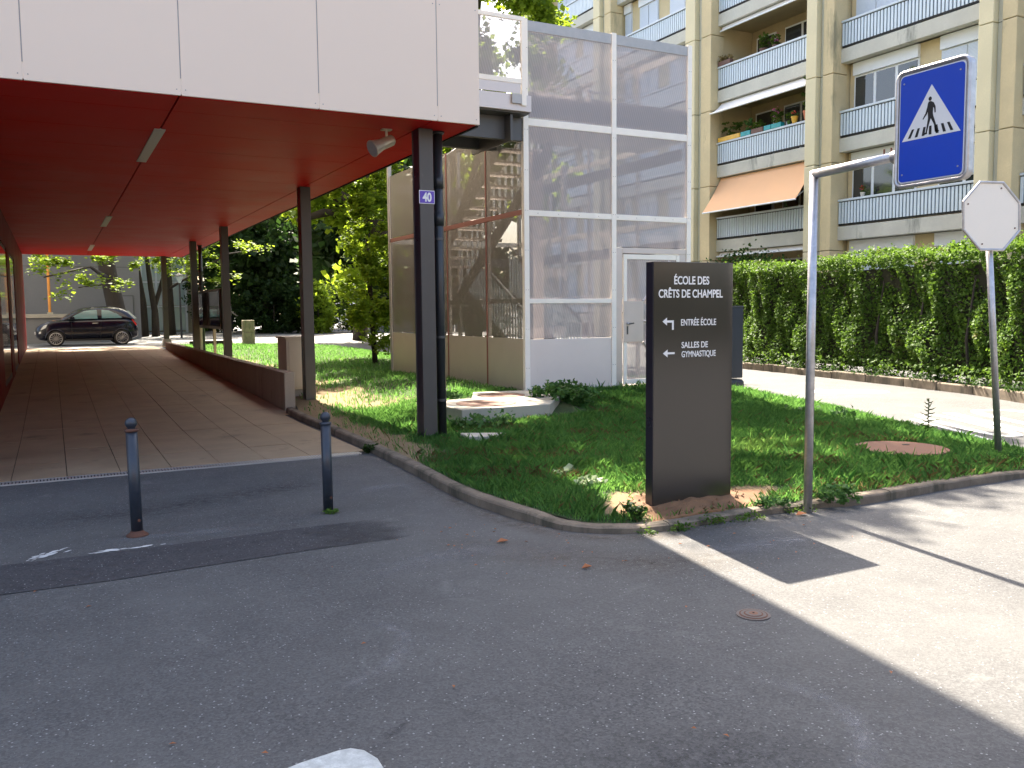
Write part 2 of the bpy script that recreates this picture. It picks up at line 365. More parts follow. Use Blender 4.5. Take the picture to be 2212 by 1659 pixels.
# ------------------------------------------------------------------ the setting: ground
def grid(xs, ys, zf):
    b = MB(); nx = len(xs)
    b.v = [(x, y, zf(x, y)) for y in ys for x in xs]
    b.f = [(j*nx+i, j*nx+i+1, (j+1)*nx+i+1, (j+1)*nx+i) for j in range(len(ys)-1) for i in range(nx-1)]
    return b
xs = [-300, -120, -60]+[-30+2*i for i in range(16)]+[2+i*.75 for i in range(1, 16)]+[15+2*i for i in range(12)]+[60, 120, 300]
ys = [-200, -60, -20, -5]+[i*1.0 for i in range(0, 50)]+[55, 70, 100, 160, 400]
struct(grid(xs, ys, base).build('road', 'asphalt'))
# darker trench strip in the asphalt, fading out to the right
xsA = [-6, -3, -.4, .25, .83, 1.49, 2.11, 2.5, 2.75]; up_ = [6.5, 6.48, 6.47, 6.45, 6.46, 6.48, 6.47, 6.42, 6.3]; lo_ = [5.75, 5.76, 5.78, 5.76, 5.8, 5.84, 5.83, 5.9, 6.1]
b = MB(); b.v = [(x, y, .004) for x, y in zip(xsA, lo_)]+[(x, y, .004) for x, y in zip(xsA, up_)]
b.f = [(i, i+1, i+10, i+9) for i in range(8)]
so_ = struct(b.build('asphalt_strip', 'asphalt_dark'))
fa = so_.data.attributes.new('fade', 'FLOAT', 'POINT'); fa.data.foreach_set('value', [1-ss(1.7, 2.6, v[0]) for v in b.v])
md_ = M['asphalt_dark'].node_tree; bs_ = md_.nodes['Principled BSDF']; an_ = md_.nodes.new('ShaderNodeAttribute'); an_.attribute_name = 'fade'
nz_ = md_.nodes.new('ShaderNodeTexNoise'); nz_.inputs['Scale'].default_value = 6; nz_.inputs['Detail'].default_value = 6; gp_ = md_.nodes.new('ShaderNodeNewGeometry'); md_.links.new(gp_.outputs['Position'], nz_.inputs['Vector'])
m1_ = md_.nodes.new('ShaderNodeMath'); m1_.operation = 'MULTIPLY_ADD'; md_.links.new(an_.outputs['Fac'], m1_.inputs[0]); m1_.inputs[1].default_value = 1.6; m1_.inputs[2].default_value = -1.05
m2_ = md_.nodes.new('ShaderNodeMath'); m2_.operation = 'ADD'; m2_.use_clamp = True; md_.links.new(m1_.outputs[0], m2_.inputs[0]); md_.links.new(nz_.outputs['Fac'], m2_.inputs[1]); md_.links.new(m2_.outputs[0], bs_.inputs['Alpha'])
# lawn sheet
b = MB(); rows = [5.03, 5.06, 5.09, 5.13, 5.165, 5.2, 5.27, 5.36, 5.5]+[5.75+.3*i for i in range(34)]+[16.2+.8*i for i in range(24)]; NC = 34
for y in rows:
    a, c = pl(XL, y), pl(XR, y)
    for i in range(NC):
        x = a+(c-a)*i/(NC-1); b.v.append((x, y, lawn_z(x, y)+(.012*math.sin(x*5.1+y*3.3)*math.sin(y*4.7-x*2) if 0 < i < NC-1 else 0)))
b.f = [(j*NC+i, j*NC+i+1, (j+1)*NC+i+1, (j+1)*NC+i) for j in range(len(rows)-1) for i in range(NC-1)]
lawn = struct(b.build('lawn', 'lawn_ground', smooth=True))
at_ = lawn.data.attributes.new('bare', 'FLOAT', 'POINT'); at_.data.foreach_set('value', [bare(x, y) for x, y, z in b.v])
# drive behind the lawn: paler asphalt
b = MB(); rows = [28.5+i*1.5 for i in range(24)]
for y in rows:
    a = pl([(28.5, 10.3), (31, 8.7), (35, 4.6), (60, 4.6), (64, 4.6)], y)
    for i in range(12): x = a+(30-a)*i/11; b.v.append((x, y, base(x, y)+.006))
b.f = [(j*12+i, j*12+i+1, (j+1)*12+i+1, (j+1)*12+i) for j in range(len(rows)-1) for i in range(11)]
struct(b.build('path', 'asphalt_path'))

# kerb stones round the lawn
KP = [(3.22, 13.9), (3.22, 12.6), (3.22, 11.3), (3.2, 10.2), (3.18, 9.4), (3.12, 8.03), (3.06, 7.2), (3.05, 6.7), (3.1, 6.1), (3.21, 5.6), (3.33, 5.34), (3.57, 5.15), (3.94, 5.05), (4.4, 5.06), (4.7, 5.07), (5.08, 5.05), (5.4, 5.03), (5.79, 4.94), (6.3, 4.95), (6.9, 4.98), (7.5, 4.98), (8.03, 4.97), (8.6, 5.0), (9.2, 5.15)]
kerb = sempty('kerb')
KD = []
for i in range(len(KP)-1):
    p0, p1, p2, p3 = [Vector(KP[min(max(k, 0), len(KP)-1)]) for k in (i-1, i, i+1, i+2)]
    n_ = max(2, int((p2-p1).length/.12))
    for k in range(n_):
        t = k/n_; KD.append(.5*((2*p1)+(p2-p0)*t+(2*p0-5*p1+4*p2-p3)*t*t+(3*p1-p0-3*p2+p3)*t**3))
KD.append(Vector(KP[-1]))
i = 0; kn = 0
while i < len(KD)-1:
    j = min(len(KD)-1, i+random.choice((6, 7, 8))); 
    if len(KD)-1-j < 3: j = len(KD)-1
    b = MB(); dh = random.uniform(-.005, .005); t = .11; rows_ = []
    for k in range(i, j+1):
        d = (KD[min(k+1, len(KD)-1)]-KD[max(0, k-1)]).normalized(); n = Vector((-d.y, d.x)); p = KD[k].copy()
        if k == i: p += d*.002
        if k == j: p -= d*.002
        z = base(p.x, p.y); fade_ = 1-.85*ss(7.6, 9.1, p.x); hh = (kh(p.x, p.y)+dh)*fade_+.002*math.sin(k*2.3)
        e = .004*math.sin(k*1.7)
        prof = [(0+e, -.05), (.002+e, hh*.75), (.012+e, hh-.008), (.028, hh), (t-.01, hh+.002), (t, hh-.01), (t, -.05)]
        rows_.append([(p.x+n.x*a, p.y+n.y*a, z+zz) for a, zz in prof])
    P7 = 7; b.v = [v for r_ in rows_ for v in r_]
    b.f = [(r_*P7+k, r_*P7+k+1, (r_+1)*P7+k+1, (r_+1)*P7+k) for r_ in range(len(rows_)-1) for k in range(P7-1)]+[tuple(range(P7)), tuple(range((len(rows_)-1)*P7, len(rows_)*P7))[::-1]]
    o = b.build('kerb_stone', 'granite', kerb); fix_normals(o); i = j
# white worn granite kerb end in the foreground
b = MB(); b.prism([(.55, 2.55), (.95, 2.55), (.965, 2.9), (.94, 2.985), (.9, 3.025), (.85, 3.03), (.71, 3.01), (.5, 2.95)], -.05, .03)
tag(b.build('kerb_end', 'granite_white', bevel=.02), 'rounded white granite kerb end at the bottom of the picture', 'kerb stone')

# passage floor
pf = sempty('passage_floor')
for j in range(25):
    y0 = 9.72+j; y1 = y0+1 if j else y0+1
    for i in range(8):
        x0 = -.92+.49*i; x1 = min(x0+.49, 3.15 if y0 < 13.5 else 3.27) if i < 7 else (3.15 if y0 < 13.5 else 3.27)
        if i == 7 and y0 >= 13.5: x0 = 2.51
        if i == 7: x0 = 2.51
        if i == 7: x1 = 3.15 if y0 < 13.5 else 3.27
        dz = random.uniform(-.002, .002); g = .004
        b = MB(); z = [base(1, y0)+.012+dz, base(1, y1)+.012+dz]
        b.add([(x0+g, y0+g, z[0]-.04), (x1-g, y0+g, z[0]-.04), (x1-g, y1-g, z[1]-.04), (x0+g, y1-g, z[1]-.04), (x0+g, y0+g, z[0]), (x1-g, y0+g, z[0]), (x1-g, y1-g, z[1]), (x0+g, y1-g, z[1])],
              [(4, 5, 6, 7), (0, 1, 5, 4), (1, 2, 6, 5), (2, 3, 7, 6), (3, 0, 4, 7)])
        b.build('paver', 'paver', pf)
MB().add([(-.95, 9.7, .003), (3.03, 9.7, .003), (3.03, 13, .003), (-.95, 13, .003), (3.03, 30, .443), (-.95, 30, .443), (3.03, 34.8, .443), (-.95, 34.8, .443)], [(0, 1, 2, 3), (3, 2, 4, 5), (5, 4, 6, 7)]).build('joint_bed', 'joint_soil', pf)
# drain channel in front
dr = thing('drain_channel', 'pale slotted drain channel across the passage entrance', 'drain', (1.2, 9.62, 0))
box('channel', 'joint_dark', (-3.4, 3.02, 9.545, 9.70, -.05, .004), dr)
n = 0
g_ = MB()
for k in range(215):
    x = -3.38+k*.03; g_.box(x, x+.019, 9.555, 9.69, .004, .013)
o = g_.build('grate_bars', 'grate', dr); o['kind'] = 'stuff'
box('channel_edge', 'grate', (-3.4, 3.02, 9.538, 9.552, -.01, .012), dr); box('channel_edge', 'grate', (-3.4, 3.02, 9.693, 9.707, -.01, .013), dr)

# ------------------------------------------------------------------ school building over the passage
ZS = 3.7; XE = 4.37; Y0 = 9.1; Y1 = 34.4
school = thing('school_building', 'school block with pale pink fascia and red soffit spanning a passage', 'building', (1.8, 20, 0))
box('wall', 'concrete', (-12, XE-.03, Y0+.03, Y1, ZS+.04, 17), school)
fx = [-6.78, -5.45, -4.12, -2.79, -1.46, -.127, 1.2, 2.54, 3.86, XE]
for a, c in zip(fx, fx[1:]):
    for z0, z1 in ((ZS-.0, 7.3), (7.3, 11), (11, 17.02)):
        box('fascia_panel', 'fascia', (a+.005, c-.005 if c < XE else c, Y0-.03, Y0, z0+.006, z1-.008), school, .003)
for a in fx[1:-1]:
    box('joint_strip', 'fascia_joint', (a-.006, a+.006, Y0-.026, Y0+.01, ZS+.17, 17), school)
    box('joint_cap', 'fascia', (a-.006, a+.006, Y0-.027, Y0+.01, ZS+.02, ZS+.165), school)
for z0, z1 in ((ZS, 7.3), (7.3, 17.02)): box('side_panel', 'fascia', (XE-.03, XE-.001, Y0+.002, Y1, z0+.004, z1-.004), school)
for a, c in zip(fx, fx[1:]):
    r_ = MB()
    for x in (a+.04, c-.04):
        for z in (ZS+.06, ZS+1.25, ZS+2.4): r_.lathe([(.006, 0), (.006, .003)], (0, 0, 0), 8); n8 = 16; r_.v[-n8:] = [(x+v[0], Y0-.03-v[2], z+v[1]) for v in r_.v[-n8:]]
    o = r_.build('rivets', 'fascia_joint', school); o['kind'] = 'stuff'
# soffit panels
ylines = [Y0+.01, 9.76]+[9.76+1.16*i for i in range(1, 21)]+[Y1]
for a, c in ((-.8, 1.178), (1.19, 3.796), (3.806, XE-.033)):
    for y0, y1 in zip(ylines, ylines[1:]):
        if y1-y0 < .05: continue
        lights = a < 1 or a > 1
        box('soffit_panel', 'soffit_red', (a+.003, c-.003, y0+.006, y1-.006, ZS, ZS+.025), school)
box('soffit_backing', 'joint_dark', (-.85, XE-.035, Y0+.02, Y1, ZS+.027, ZS+.038), school)
box('soffit_edge', 'joint_dark', (XE-.03, XE, Y0+.004, Y1, ZS-.012, ZS+.002), school)
for y0, y1 in ((10.75, 13.1), (20.6, 23.0), (29.2, 31.7)):
    tag(box('strip_light', 'lamp_strip', (1.12, 1.24, y0, y1, ZS-.012, ZS+.01)), {10.75: 'nearest of the three unlit strip lights in the red soffit', 20.6: 'middle one of the three unlit strip lights in the red soffit', 29.2: 'farthest of the three unlit strip lights in the red soffit'}[y0], 'light', 'strip lights recessed in the red soffit')
# left wall: red panels with tall dark windows
prev = 9.5
box('passage_wall', 'concrete', (-12, -.86, 9.5, 34.4, 0, ZS), school)
for y0, y1 in ((9.5, 10.9), (10.94, 12.6), (12.64, 14.3), (14.34, 15.7), (15.74, 18.3), (21.8, 23.2), (25.9, 28.0), (28.04, 30.4), (30.44, 32.4), (32.44, 34.4)):
    box('wall_panel', 'wall_red', (-.86, -.80, y0, y1, base(0, y0)+.02, ZS-.01), school, .002)
for y0, y1 in ((18.3, 21.8), (23.2, 25.9)):
    f = box('window_frame', 'frame_dark', (-.87, -.815, y0+.02, y1-.02, .3, 3.05), school)
    box('pane', 'window_glass', (-.83, -.812, y0+.1, y1-.1, .4, 2.97), f)
    box('wall_panel', 'wall_red', (-.86, -.80, y0, y1, 3.06, ZS-.01), school)
    box('wall_panel', 'wall_red', (-.86, -.80, y0, y1, .1, .29), school)
# columns
def column(x, y, z0, label, plinth=False):
    t = thing('column', label, 'column', (x, y, z0), 'brown steel columns holding up the soffit')
    box('shaft', 'column_brown', (x, x+.17, y, y+.03, z0-.1, ZS-.001), t, .004)
    box('web', 'sign_edge', (x+.004, x+.012, y+.031, y+.2, z0-.1, ZS-.002), t)
    box('back_flange', 'column_brown', (x, x+.17, y+.201, y+.23, z0-.1, ZS-.001), t, .004)
    if plinth: MB().add([(x-.08, y-.1, z0-.05), (x+.26, y-.1, z0-.05), (x+.26, y+.3, z0-.05), (x-.08, y+.3, z0-.05), (x-.03, y-.04, z0+.22), (x+.21, y-.04, z0+.22), (x+.21, y+.24, z0+.22), (x-.03, y+.24, z0+.22)], [(0, 1, 5, 4), (1, 2, 6, 5), (2, 3, 7, 6), (3, 0, 4, 7), (4, 5, 6, 7)]).build('plinth', 'concrete', t)
    return t
column(3.79, 9.46, .1, 'nearest brown column, carrying the number plate')
column(3.735, 14.62, .13, 'brown column beside the beige cabinet at the wall end')
column(3.68, 22.0, .25, 'brown column just right of the information board')
column(3.62, 26.8, .35, 'brown column left of the information board with a pipe behind it')
column(3.58, 34.0, .5, 'farthest brown column, to the right of the parked car', True)
def downpipe(x, y, z0, label, r=.056):
    t = thing('downpipe', label, 'pipe', (x, y, z0))
    MB().lathe([(r, z0-.1), (r, ZS-.02)], (x, y, 0), 20).build('pipe', 'pipe_dark', t, smooth=True)
    for z in ((3.05, 2.62) if z0 < .3 else (2.8,)): MB().lathe([(r+.009, z), (r+.009, z+.16)], (x, y, 0), 20).build('collar', 'pipe_dark', t, smooth=True)
    MB().lathe([(r+.012, ZS-.03), (r+.03, ZS-.003)], (x, y, 0), 20).build('flange', 'pipe_dark', t, smooth=True)
    for z in (2.45, 1.3, .55):
        MB().lathe([(r+.005, z), (r+.005, z+.03)], (x, y, 0), 20).build('clamp', 'frame_dark', t)
        MB().box(x-.1, x-r, y-.012, y+.012, z, z+.03).build('bracket', 'frame_dark', t)
downpipe(4.075, 9.6, .1, 'dark downpipe running down beside the numbered column')
downpipe(4.1, 28.3, .35, 'dark downpipe behind the information board')
# number plate
t = thing('number_plate', 'purple house number plate reading 40 on the nearest column', 'sign', (3.79, 9.45, 2.85))
box('border', 'white_paint', (3.775, 3.965, 9.449, 9.455, 2.85, 3.0), t); box('plate', 'plate_purple', (3.782, 3.958, 9.446, 9.4505, 2.857, 2.993), t)
text_mesh('number', '40', .135, 'white_paint', t, (3.815, 9.444, 2.878), (1, 0, 0), (0, 0, 1), bold=.005, width=.11)
# loudspeaker / horn under the soffit
t = thing('horn_loudspeaker', 'beige horn loudspeaker hanging below the red soffit near the first column', 'loudspeaker', (3.47, 9.7, 3.7))
box('bracket', 'speaker_beige', (3.475, 3.5, 9.69, 9.71, 3.5, 3.7), t); box('bracket', 'speaker_beige', (3.43, 3.545, 9.66, 9.74, 3.685, 3.699), t)
h = MB().tube([(3.3, 9.66, 3.46), (3.325, 9.665, 3.472), (3.42, 9.69, 3.52), (3.56, 9.72, 3.585), (3.575, 9.723, 3.59)], [.1, .088, .065, .062, .05], 22)
h.build('horn', 'speaker_beige', t, smooth=False, bevel=.004); MB().tube([(3.296, 9.659, 3.458), (3.3, 9.66, 3.46)], [.085, .085], 22).build('grille', 'frame_grey', t)

# low concrete wall
b = MB(); b.add([(3.28, 14.2, -.05), (3.45, 14.2, -.05), (3.45, 31, .4), (3.28, 31, .4), (3.28, 14.2, .655), (3.45, 14.2, .655), (3.45, 31, .69), (3.28, 31, .69)], [(0, 1, 5, 4), (1, 2, 6, 5), (2, 3, 7, 6), (3, 0, 4, 7), (4, 5, 6, 7), (3, 2, 1, 0)])
tag(b.build('low_wall', 'wall_concrete', bevel=.012), 'long low concrete wall along the right side of the passage', 'wall')
# cabinet
t = thing('electrical_cabinet', 'beige electrical cabinet behind the end of the low wall', 'cabinet', (3.75, 15.4, .1))
box('base', 'concrete', (3.6, 3.97, 15.25, 15.7, -.05, .28), t); box('body', 'cabinet', (3.56, 4.0, 15.2, 15.85, .285, 1.17), t, .008)
box('roof', 'cabinet', (3.53, 4.03, 15.17, 15.88, 1.172, 1.205), t, .006); box('door', 'cabinet', (3.6, 3.97, 15.185, 15.199, .33, 1.13), t, .004)
box('lock', 'frame_dark', (3.9, 3.925, 15.175, 15.184, .7, .78), t)
# information board
t = thing('information_board', 'glazed double information board standing behind the low wall', 'notice board', (4, 26, .4))
for i, y in enumerate((27.55, 25.12, 23.2)):
    box('post', 'cabinet', (3.9, 3.97, y-.04, y+(.04 if i < 2 else .35), .3, 1.22 if i < 2 else 2.32), t, .004)
box('back_panel', 'column_brown', (3.9, 3.96, 23.6, 27.75, 1.2, 2.27), t)
for y0, y1 in ((23.64, 25.65), (25.7, 27.72)):
    f = box('door_frame', 'column_brown', (3.865, 3.898, y0, y1, 1.22, 2.26), t, .004); box('glass', 'board_glass', (3.855, 3.864, y0+.06, y1-.06, 1.28, 2.2), f)

# ------------------------------------------------------------------ stair cage
cage = thing('stair_tower', 'outdoor staircase tower clad in grey perforated metal with pale frame', 'stair tower', (8.2, 15, .3))
CX0, CX1, CX2 = 6.66, 8.31, 9.87; CY0, CY1 = 12.2, 18.4; ZB = .3; ZT = 6.08
def cb(name, mt, *a, bevel=.004): return box(name, mt, a, cage, bevel)
for x in (CX0+.0, CX1, CX2):
    cb('post', 'frame_white', x-.045, x+.045, CY0-.03, CY0+.05, ZB-.1, ZT+.02)
for x in (CX0, CX1, CX2): cb('post', 'frame_grey', x-.04, x+.04, CY1-.03, CY1+.05, ZB, ZT)
for y in (13.62, 15.3, 16.9): cb('post', 'frame_grey', CX0+.01, CX0+.07, y-.035, y+.035, ZB-.05, 4.5 if y < 15.9 else ZT-.9); cb('post', 'frame_grey', CX2-.06, CX2, y-.035, y+.035, ZB, ZT)
for (a, c) in ((CX0+.047, CX1-.047), (CX1+.047, CX2-.047)):
    cb('rail', 'frame_white', a, c, CY0-.025, CY0+.04, 3.1, 3.19)
    cb('top_rail', 'frame_grey', a, c, CY0-.02, CY0+.06, ZT-.16, ZT)
    cb('platform_edge', 'frame_white', a, c, CY0-.022, CY0+.03, 4.49, 4.6)
    cb('platform_plate', 'frame_grey', a, c, CY0+.03, CY0+.06, 4.63, 5.02)
cb('rail', 'frame_white', CX0+.047, CX1-.047, CY0-.022, CY0+.04, 1.73, 1.8)
for z in (2.62, 4.18): cb('side_beam', 'frame_dark', CX2-.1, CX2-.05, CY0+.1, CY1-.1, z, z+.2)
for z in (2.62, 4.18): cb('back_beam', 'frame_dark', CX0+.1, CX2-.11, CY1-.12, CY1-.07, z, z+.2)
cb('kick_panel', 'kick_sheet', CX0+.047, CX1-.047, CY0-.01, CY0+.01, ZB-.1, 1.16)
def panel(name, mt, b):
    return MB().box(*b).build(name, mt, cage)
for z0, z1 in ((1.17, 3.1), (3.19, 4.5), (4.5, ZT-.1)):
    panel('mesh_panel', 'mesh_front', (CX0+.05, CX1-.05, CY0-.012, CY0-.008, z0, z1))
for z0, z1 in ((2.66, 3.1), (3.19, 4.5), (4.5, ZT-.1)):
    panel('mesh_panel', 'mesh_front', (CX1+.05, CX2-.05, CY0-.012, CY0-.008, z0, z1))
# door
cb('door_surround', 'sheet_metal', CX1+.048, 8.49, CY0-.01, CY0+.03, ZB, 2.65); cb('door_surround', 'sheet_metal', 8.495, CX2-.048, CY0-.01, CY0+.03, 2.56, 2.65); cb('door_surround', 'sheet_metal', 9.68, CX2-.048, CY0-.01, CY0+.03, ZB, 2.555)
D = cb('door', 'mesh_front', 8.56, 9.6, CY0-.022, CY0-.018, .42, 2.47, bevel=0)
def dsub(n_, mt, *a): return box(n_, mt, a, D, .003)
for a in ((8.5, 8.565, .36, 2.54), (9.6, 9.665, .36, 2.54)): dsub('stile', 'frame_white', a[0], a[1], CY0-.035, CY0-.0, a[2], a[3])
dsub('top_bar', 'frame_white', 8.57, 9.595, CY0-.033, CY0-.001, 2.46, 2.54); dsub('bottom_bar', 'frame_white', 8.57, 9.595, CY0-.033, CY0-.001, .36, .44)
dsub('lock_plate', 'sheet_metal', 8.49, 8.9, CY0-.045, CY0-.036, 1.07, 1.76); MB().tube([(8.57, CY0-.05, 1.38), (8.57, CY0-.1, 1.38), (8.66, CY0-.1, 1.39)], .012, 8).build('handle', 'frame_dark', D)
MB().lathe([(.02, 0), (.03, .01), (.02, .03)], (8.57, CY0-.07, 1.37), 10).build('knob', 'galvanised', D); dsub('keyhole_plate', 'frame_dark', 8.55, 8.58, CY0-.052, CY0-.046, 1.2, 1.34)
for z in (2.2, .8): dsub('hinge', 'frame_grey', 9.665, 9.69, CY0-.04, CY0-.02, z, z+.1)
for p, q in (((8.9, 1.07), (9.3, .5)), ((8.9, 1.76), (9.45, 2.44)), ((8.9, 1.42), (9.6, 1.42))): MB().tube([(p[0], CY0-.028, p[1]), (q[0], CY0-.028, q[1])], .022, 4).build('brace', 'sheet_metal', D)
# rivets on the white frame
rv = MB()
for x in (CX0, CX1, CX2):
    for k in range(9): rv.box(x-.025, x-.017, CY0-.034, CY0-.029, .7+k*.62, .708+k*.62); rv.box(x+.017, x+.025, CY0-.034, CY0-.029, .7+k*.62, .708+k*.62)
for k in range(8): rv.box(CX0+.2+k*.38, CX0+.21+k*.38, CY0-.029, CY0-.0255, 3.14, 3.15)
o = rv.build('rivets', 'frame_dark', cage); o['kind'] = 'stuff'
# side panels facing the passage
ys_ = [CY0+.06, 13.6, 15.28, 16.88, 18.38]
for a, c in zip(ys_, ys_[1:]):
    tz = 4.5 if a < 13 else 4.95
    tz = 4.55
    panel('mesh_panel', 'mesh_side', (CX0-.012, CX0-.008, a+.02, c-.02, 3.22, tz)); panel('mesh_panel', 'mesh_side', (CX0-.012, CX0-.008, a+.02, c-.02, 1.18, 3.12))
    cb('side_rail', 'rail_soffit_reflection', CX0-.02, CX0+.02, a+.0, c-.0, 3.13, 3.21)
    panel('kick_panel', 'sheet_metal', (CX0-.012, CX0-.006, a+.02, c-.02, ZB, 1.17))
    cb('inner_rail', 'frame_grey', CX0+.02, CX0+.06, a+.05, c-.05, 1.74, 1.82)
for a in ys_[:4]: cb('side_strip', 'rail_soffit_reflection', CX0-.022, CX0-.004, a-.018, a+.018, ZB-.05, tz)
cb('side_strip', 'frame_white', CX0-.02, CX0-.004, 18.36, 18.42, ZB-.05, tz)
# back and right panels
for a, c in ((CX0+.05, CX1-.05), (CX1+.05, CX2-.05)):
    cb('back_rail', 'frame_white', a, c, CY1, CY1+.04, 3.1, 3.2); cb('back_rail', 'frame_white', a, c, CY1, CY1+.04, 1.72, 1.8)
for z in (3.1, 1.72, 4.5): cb('right_rail', 'frame_white', CX2-.04, CX2, CY0+.06, CY1-.04, z, z+.1)
cb('right_rail', 'frame_white', CX2-.04, CX2, CY0+.06, 13.6, ZT-.12, ZT)
# stairs
ns = 14
for i in range(ns):
    y = 13.75+i*.26; z = 4.4-i*.172
    cb('tread', 'sheet_metal', 6.86, 7.8, y, y+.25, z, z+.04)
for i in range(10):
    y = 17.3-i*.27; z = 1.95-i*.17
    cb('tread', 'frame_grey', 8.1, 9.1, y-.26, y, z, z+.04)
cb('landing', 'frame_grey', 6.86, 9.2, 17.35, 18.3, 2.0, 2.1)
for x in (6.83, 7.83):
    b = MB(); b.add([(x-.02, 13.4, 4.3), (x-.02, 13.4, 4.6), (x-.02, 17.5, 1.98), (x-.02, 17.5, 1.7), (x+.02, 13.4, 4.3), (x+.02, 13.4, 4.6), (x+.02, 17.5, 1.98), (x+.02, 17.5, 1.7)], [(0, 1, 2, 3), (7, 6, 5, 4), (0, 4, 5, 1), (1, 5, 6, 2), (2, 6, 7, 3), (3, 7, 4, 0)]); b.build('stringer', 'frame_dark', cage)
for x in (8.07, 9.13):
    b = MB(); b.add([(x-.02, 14.4, .1), (x-.02, 14.4, .45), (x-.02, 17.5, 2.1), (x-.02, 17.5, 1.8), (x+.02, 14.4, .1), (x+.02, 14.4, .45), (x+.02, 17.5, 2.1), (x+.02, 17.5, 1.8)], [(0, 1, 2, 3), (7, 6, 5, 4), (0, 4, 5, 1), (1, 5, 6, 2), (2, 6, 7, 3), (3, 7, 4, 0)]); b.build('stringer', 'frame_dark', cage)
    MB().tube([(x, 14.4, 1.35), (x, 17.5, 3.05)], .028, 6).build('stair_rail', 'frame_dark', cage)
    for k in range(26):
        y = 14.5+k*.118; z = .45+(y-14.4)*.532; cb('baluster', 'slat', x-.008, x+.008, y, y+.055, z-.05, z+.86, bevel=0)
for k in range(15):
    y = 13.6+k*.26; z = 4.6-(y-13.4)*.64; cb('baluster', 'slat', 7.85, 7.866, y, y+.07, z, z+.9, bevel=0)
MB().tube([(7.86, 13.4, 5.55), (7.86, 17.4, 3.0)], .025, 6).build('stair_rail', 'frame_grey', cage)
cb('platform', 'frame_grey', CX0+.1, CX2-.06, CY0+.08, 13.6, 4.52, 4.6)
MB().box(8.0, CX2-.1, 13.55, 13.58, 5.5, 5.53).build('platform_rail', 'frame_grey', cage)
for k in range(8): cb('rail_post', 'frame_grey', 8.02+k*.24, 8.04+k*.24, 13.555, 13.575, 4.6, 5.5, bevel=0)
# inner wide post
cb('inner_post', 'sheet_metal', 7.72, 7.95, 13.9, 14.1, ZB, 4.5); cb('inner_post', 'frame_grey', 9.15, 9.25, 15.2, 15.3, ZB, 4.5)
cb('floor_slab', 'concrete', CX0-.0, CX2, CY0+.06, CY1, ZB-.25, ZB+.02)
MB().tube([(CX0+.12, 17.4, 4.3), (CX0+.12, 13.7, 4.75)], .06, 4).build('brace', 'frame_dark', cage)
MB().tube([(CX0+.14, 14.0, 4.5), (CX0+.14, 16.2, 2.1)], .06, 4).build('brace', 'frame_dark', cage)
# walkway to the school
wk = thing('walkway', 'grey metal walkway with mesh balustrade joining school and stair tower', 'walkway', (5.5, 12.5, 4.6))
box('deck_edge', 'sheet_metal', (XE+.01, 6.6, 11.88, 11.93, 4.62, 4.86), wk, .004); box('deck', 'frame_dark', (XE+.01, 6.6, 11.94, 13.5, 4.6, 4.84), wk)
for y in (12.2, 13.1): box('beam', 'frame_dark', (XE+.01, 6.62, y, y+.1, 4.25, 4.595), wk)
box('joint_plate', 'frame_dark', (6.3, 6.34, 12.0, 13.4, 4.2, 4.59), wk)
box('bottom_bar', 'frame_white', (XE+.02, 6.44, 11.86, 11.9, 5.02, 5.09), wk); box('top_bar', 'frame_white', (XE+.02, 6.48, 11.86, 11.9, 5.94, 6.0), wk)
box('post', 'frame_white', (6.42, 6.5, 11.85, 11.879, 4.7, 5.935), wk); box('kick_panel', 'sheet_metal', (XE+.02, 6.41, 11.868, 11.874, 4.87, 5.015), wk)
MB().box(XE+.03, 6.415, 11.87, 11.873, 5.095, 5.935).build('mesh_panel', 'mesh_front', wk)
box('bolt_plate', 'frame_grey', (6.25, 6.41, 11.84, 11.867, 4.72, 4.86), wk)

# ------------------------------------------------------------------ wayfinding sign slab
t = thing('direction_sign', 'tall dark brown metal school direction sign standing in fresh soil', 'sign', (4.42, 5.45, .1))
box('panel', 'sign_panel', (4.045, 4.822, 5.397, 5.40, .02, 1.975), t); box('casing', 'sign_edge', (4.04, 4.825, 5.4005, 5.49, .0, 1.98), t, .003)
X_, Z_ = (1, 0, 0), (0, 0, 1); yf = 5.3955
def L(s, x, z, size, width, bold=.0015): text_mesh('lettering', s, size, 'white_paint', t, (x, yf, z), X_, Z_, bold=bold, width=width, ext=.0008)
L('ÉCOLE DES', 4.237, 1.81, .087, .343, .0018); L('CRÊTS DE CHAMPEL', 4.09, 1.708, .087, .628, .0018)
L('ENTRÉE ÉCOLE', 4.305, 1.492, .07, .348, .001); L('SALLES DE', 4.312, 1.318, .066, .26, .001); L('GYMNASTIQUE', 4.312, 1.247, .066, .34, .001)
def arrow(pts_list, name='arrow'):
    b = MB()
    for pts in pts_list:
        n = len(pts); b.add([(x, yf, z) for x, z in pts]+[(x, yf+.001, z) for x, z in pts], [tuple(range(n)), tuple(range(n, 2*n))[::-1]])
    b.build(name, 'white_paint', t)
arrow([[(4.128, 1.525), (4.17, 1.494), (4.17, 1.555)], [(4.17, 1.516), (4.235, 1.516), (4.235, 1.533), (4.17, 1.533)], [(4.218, 1.46), (4.235, 1.46), (4.235, 1.516), (4.218, 1.516)]])
arrow([[(4.133, 1.28), (4.177, 1.25), (4.177, 1.31)], [(4.177, 1.273), (4.245, 1.273), (4.245, 1.288), (4.177, 1.288)]])
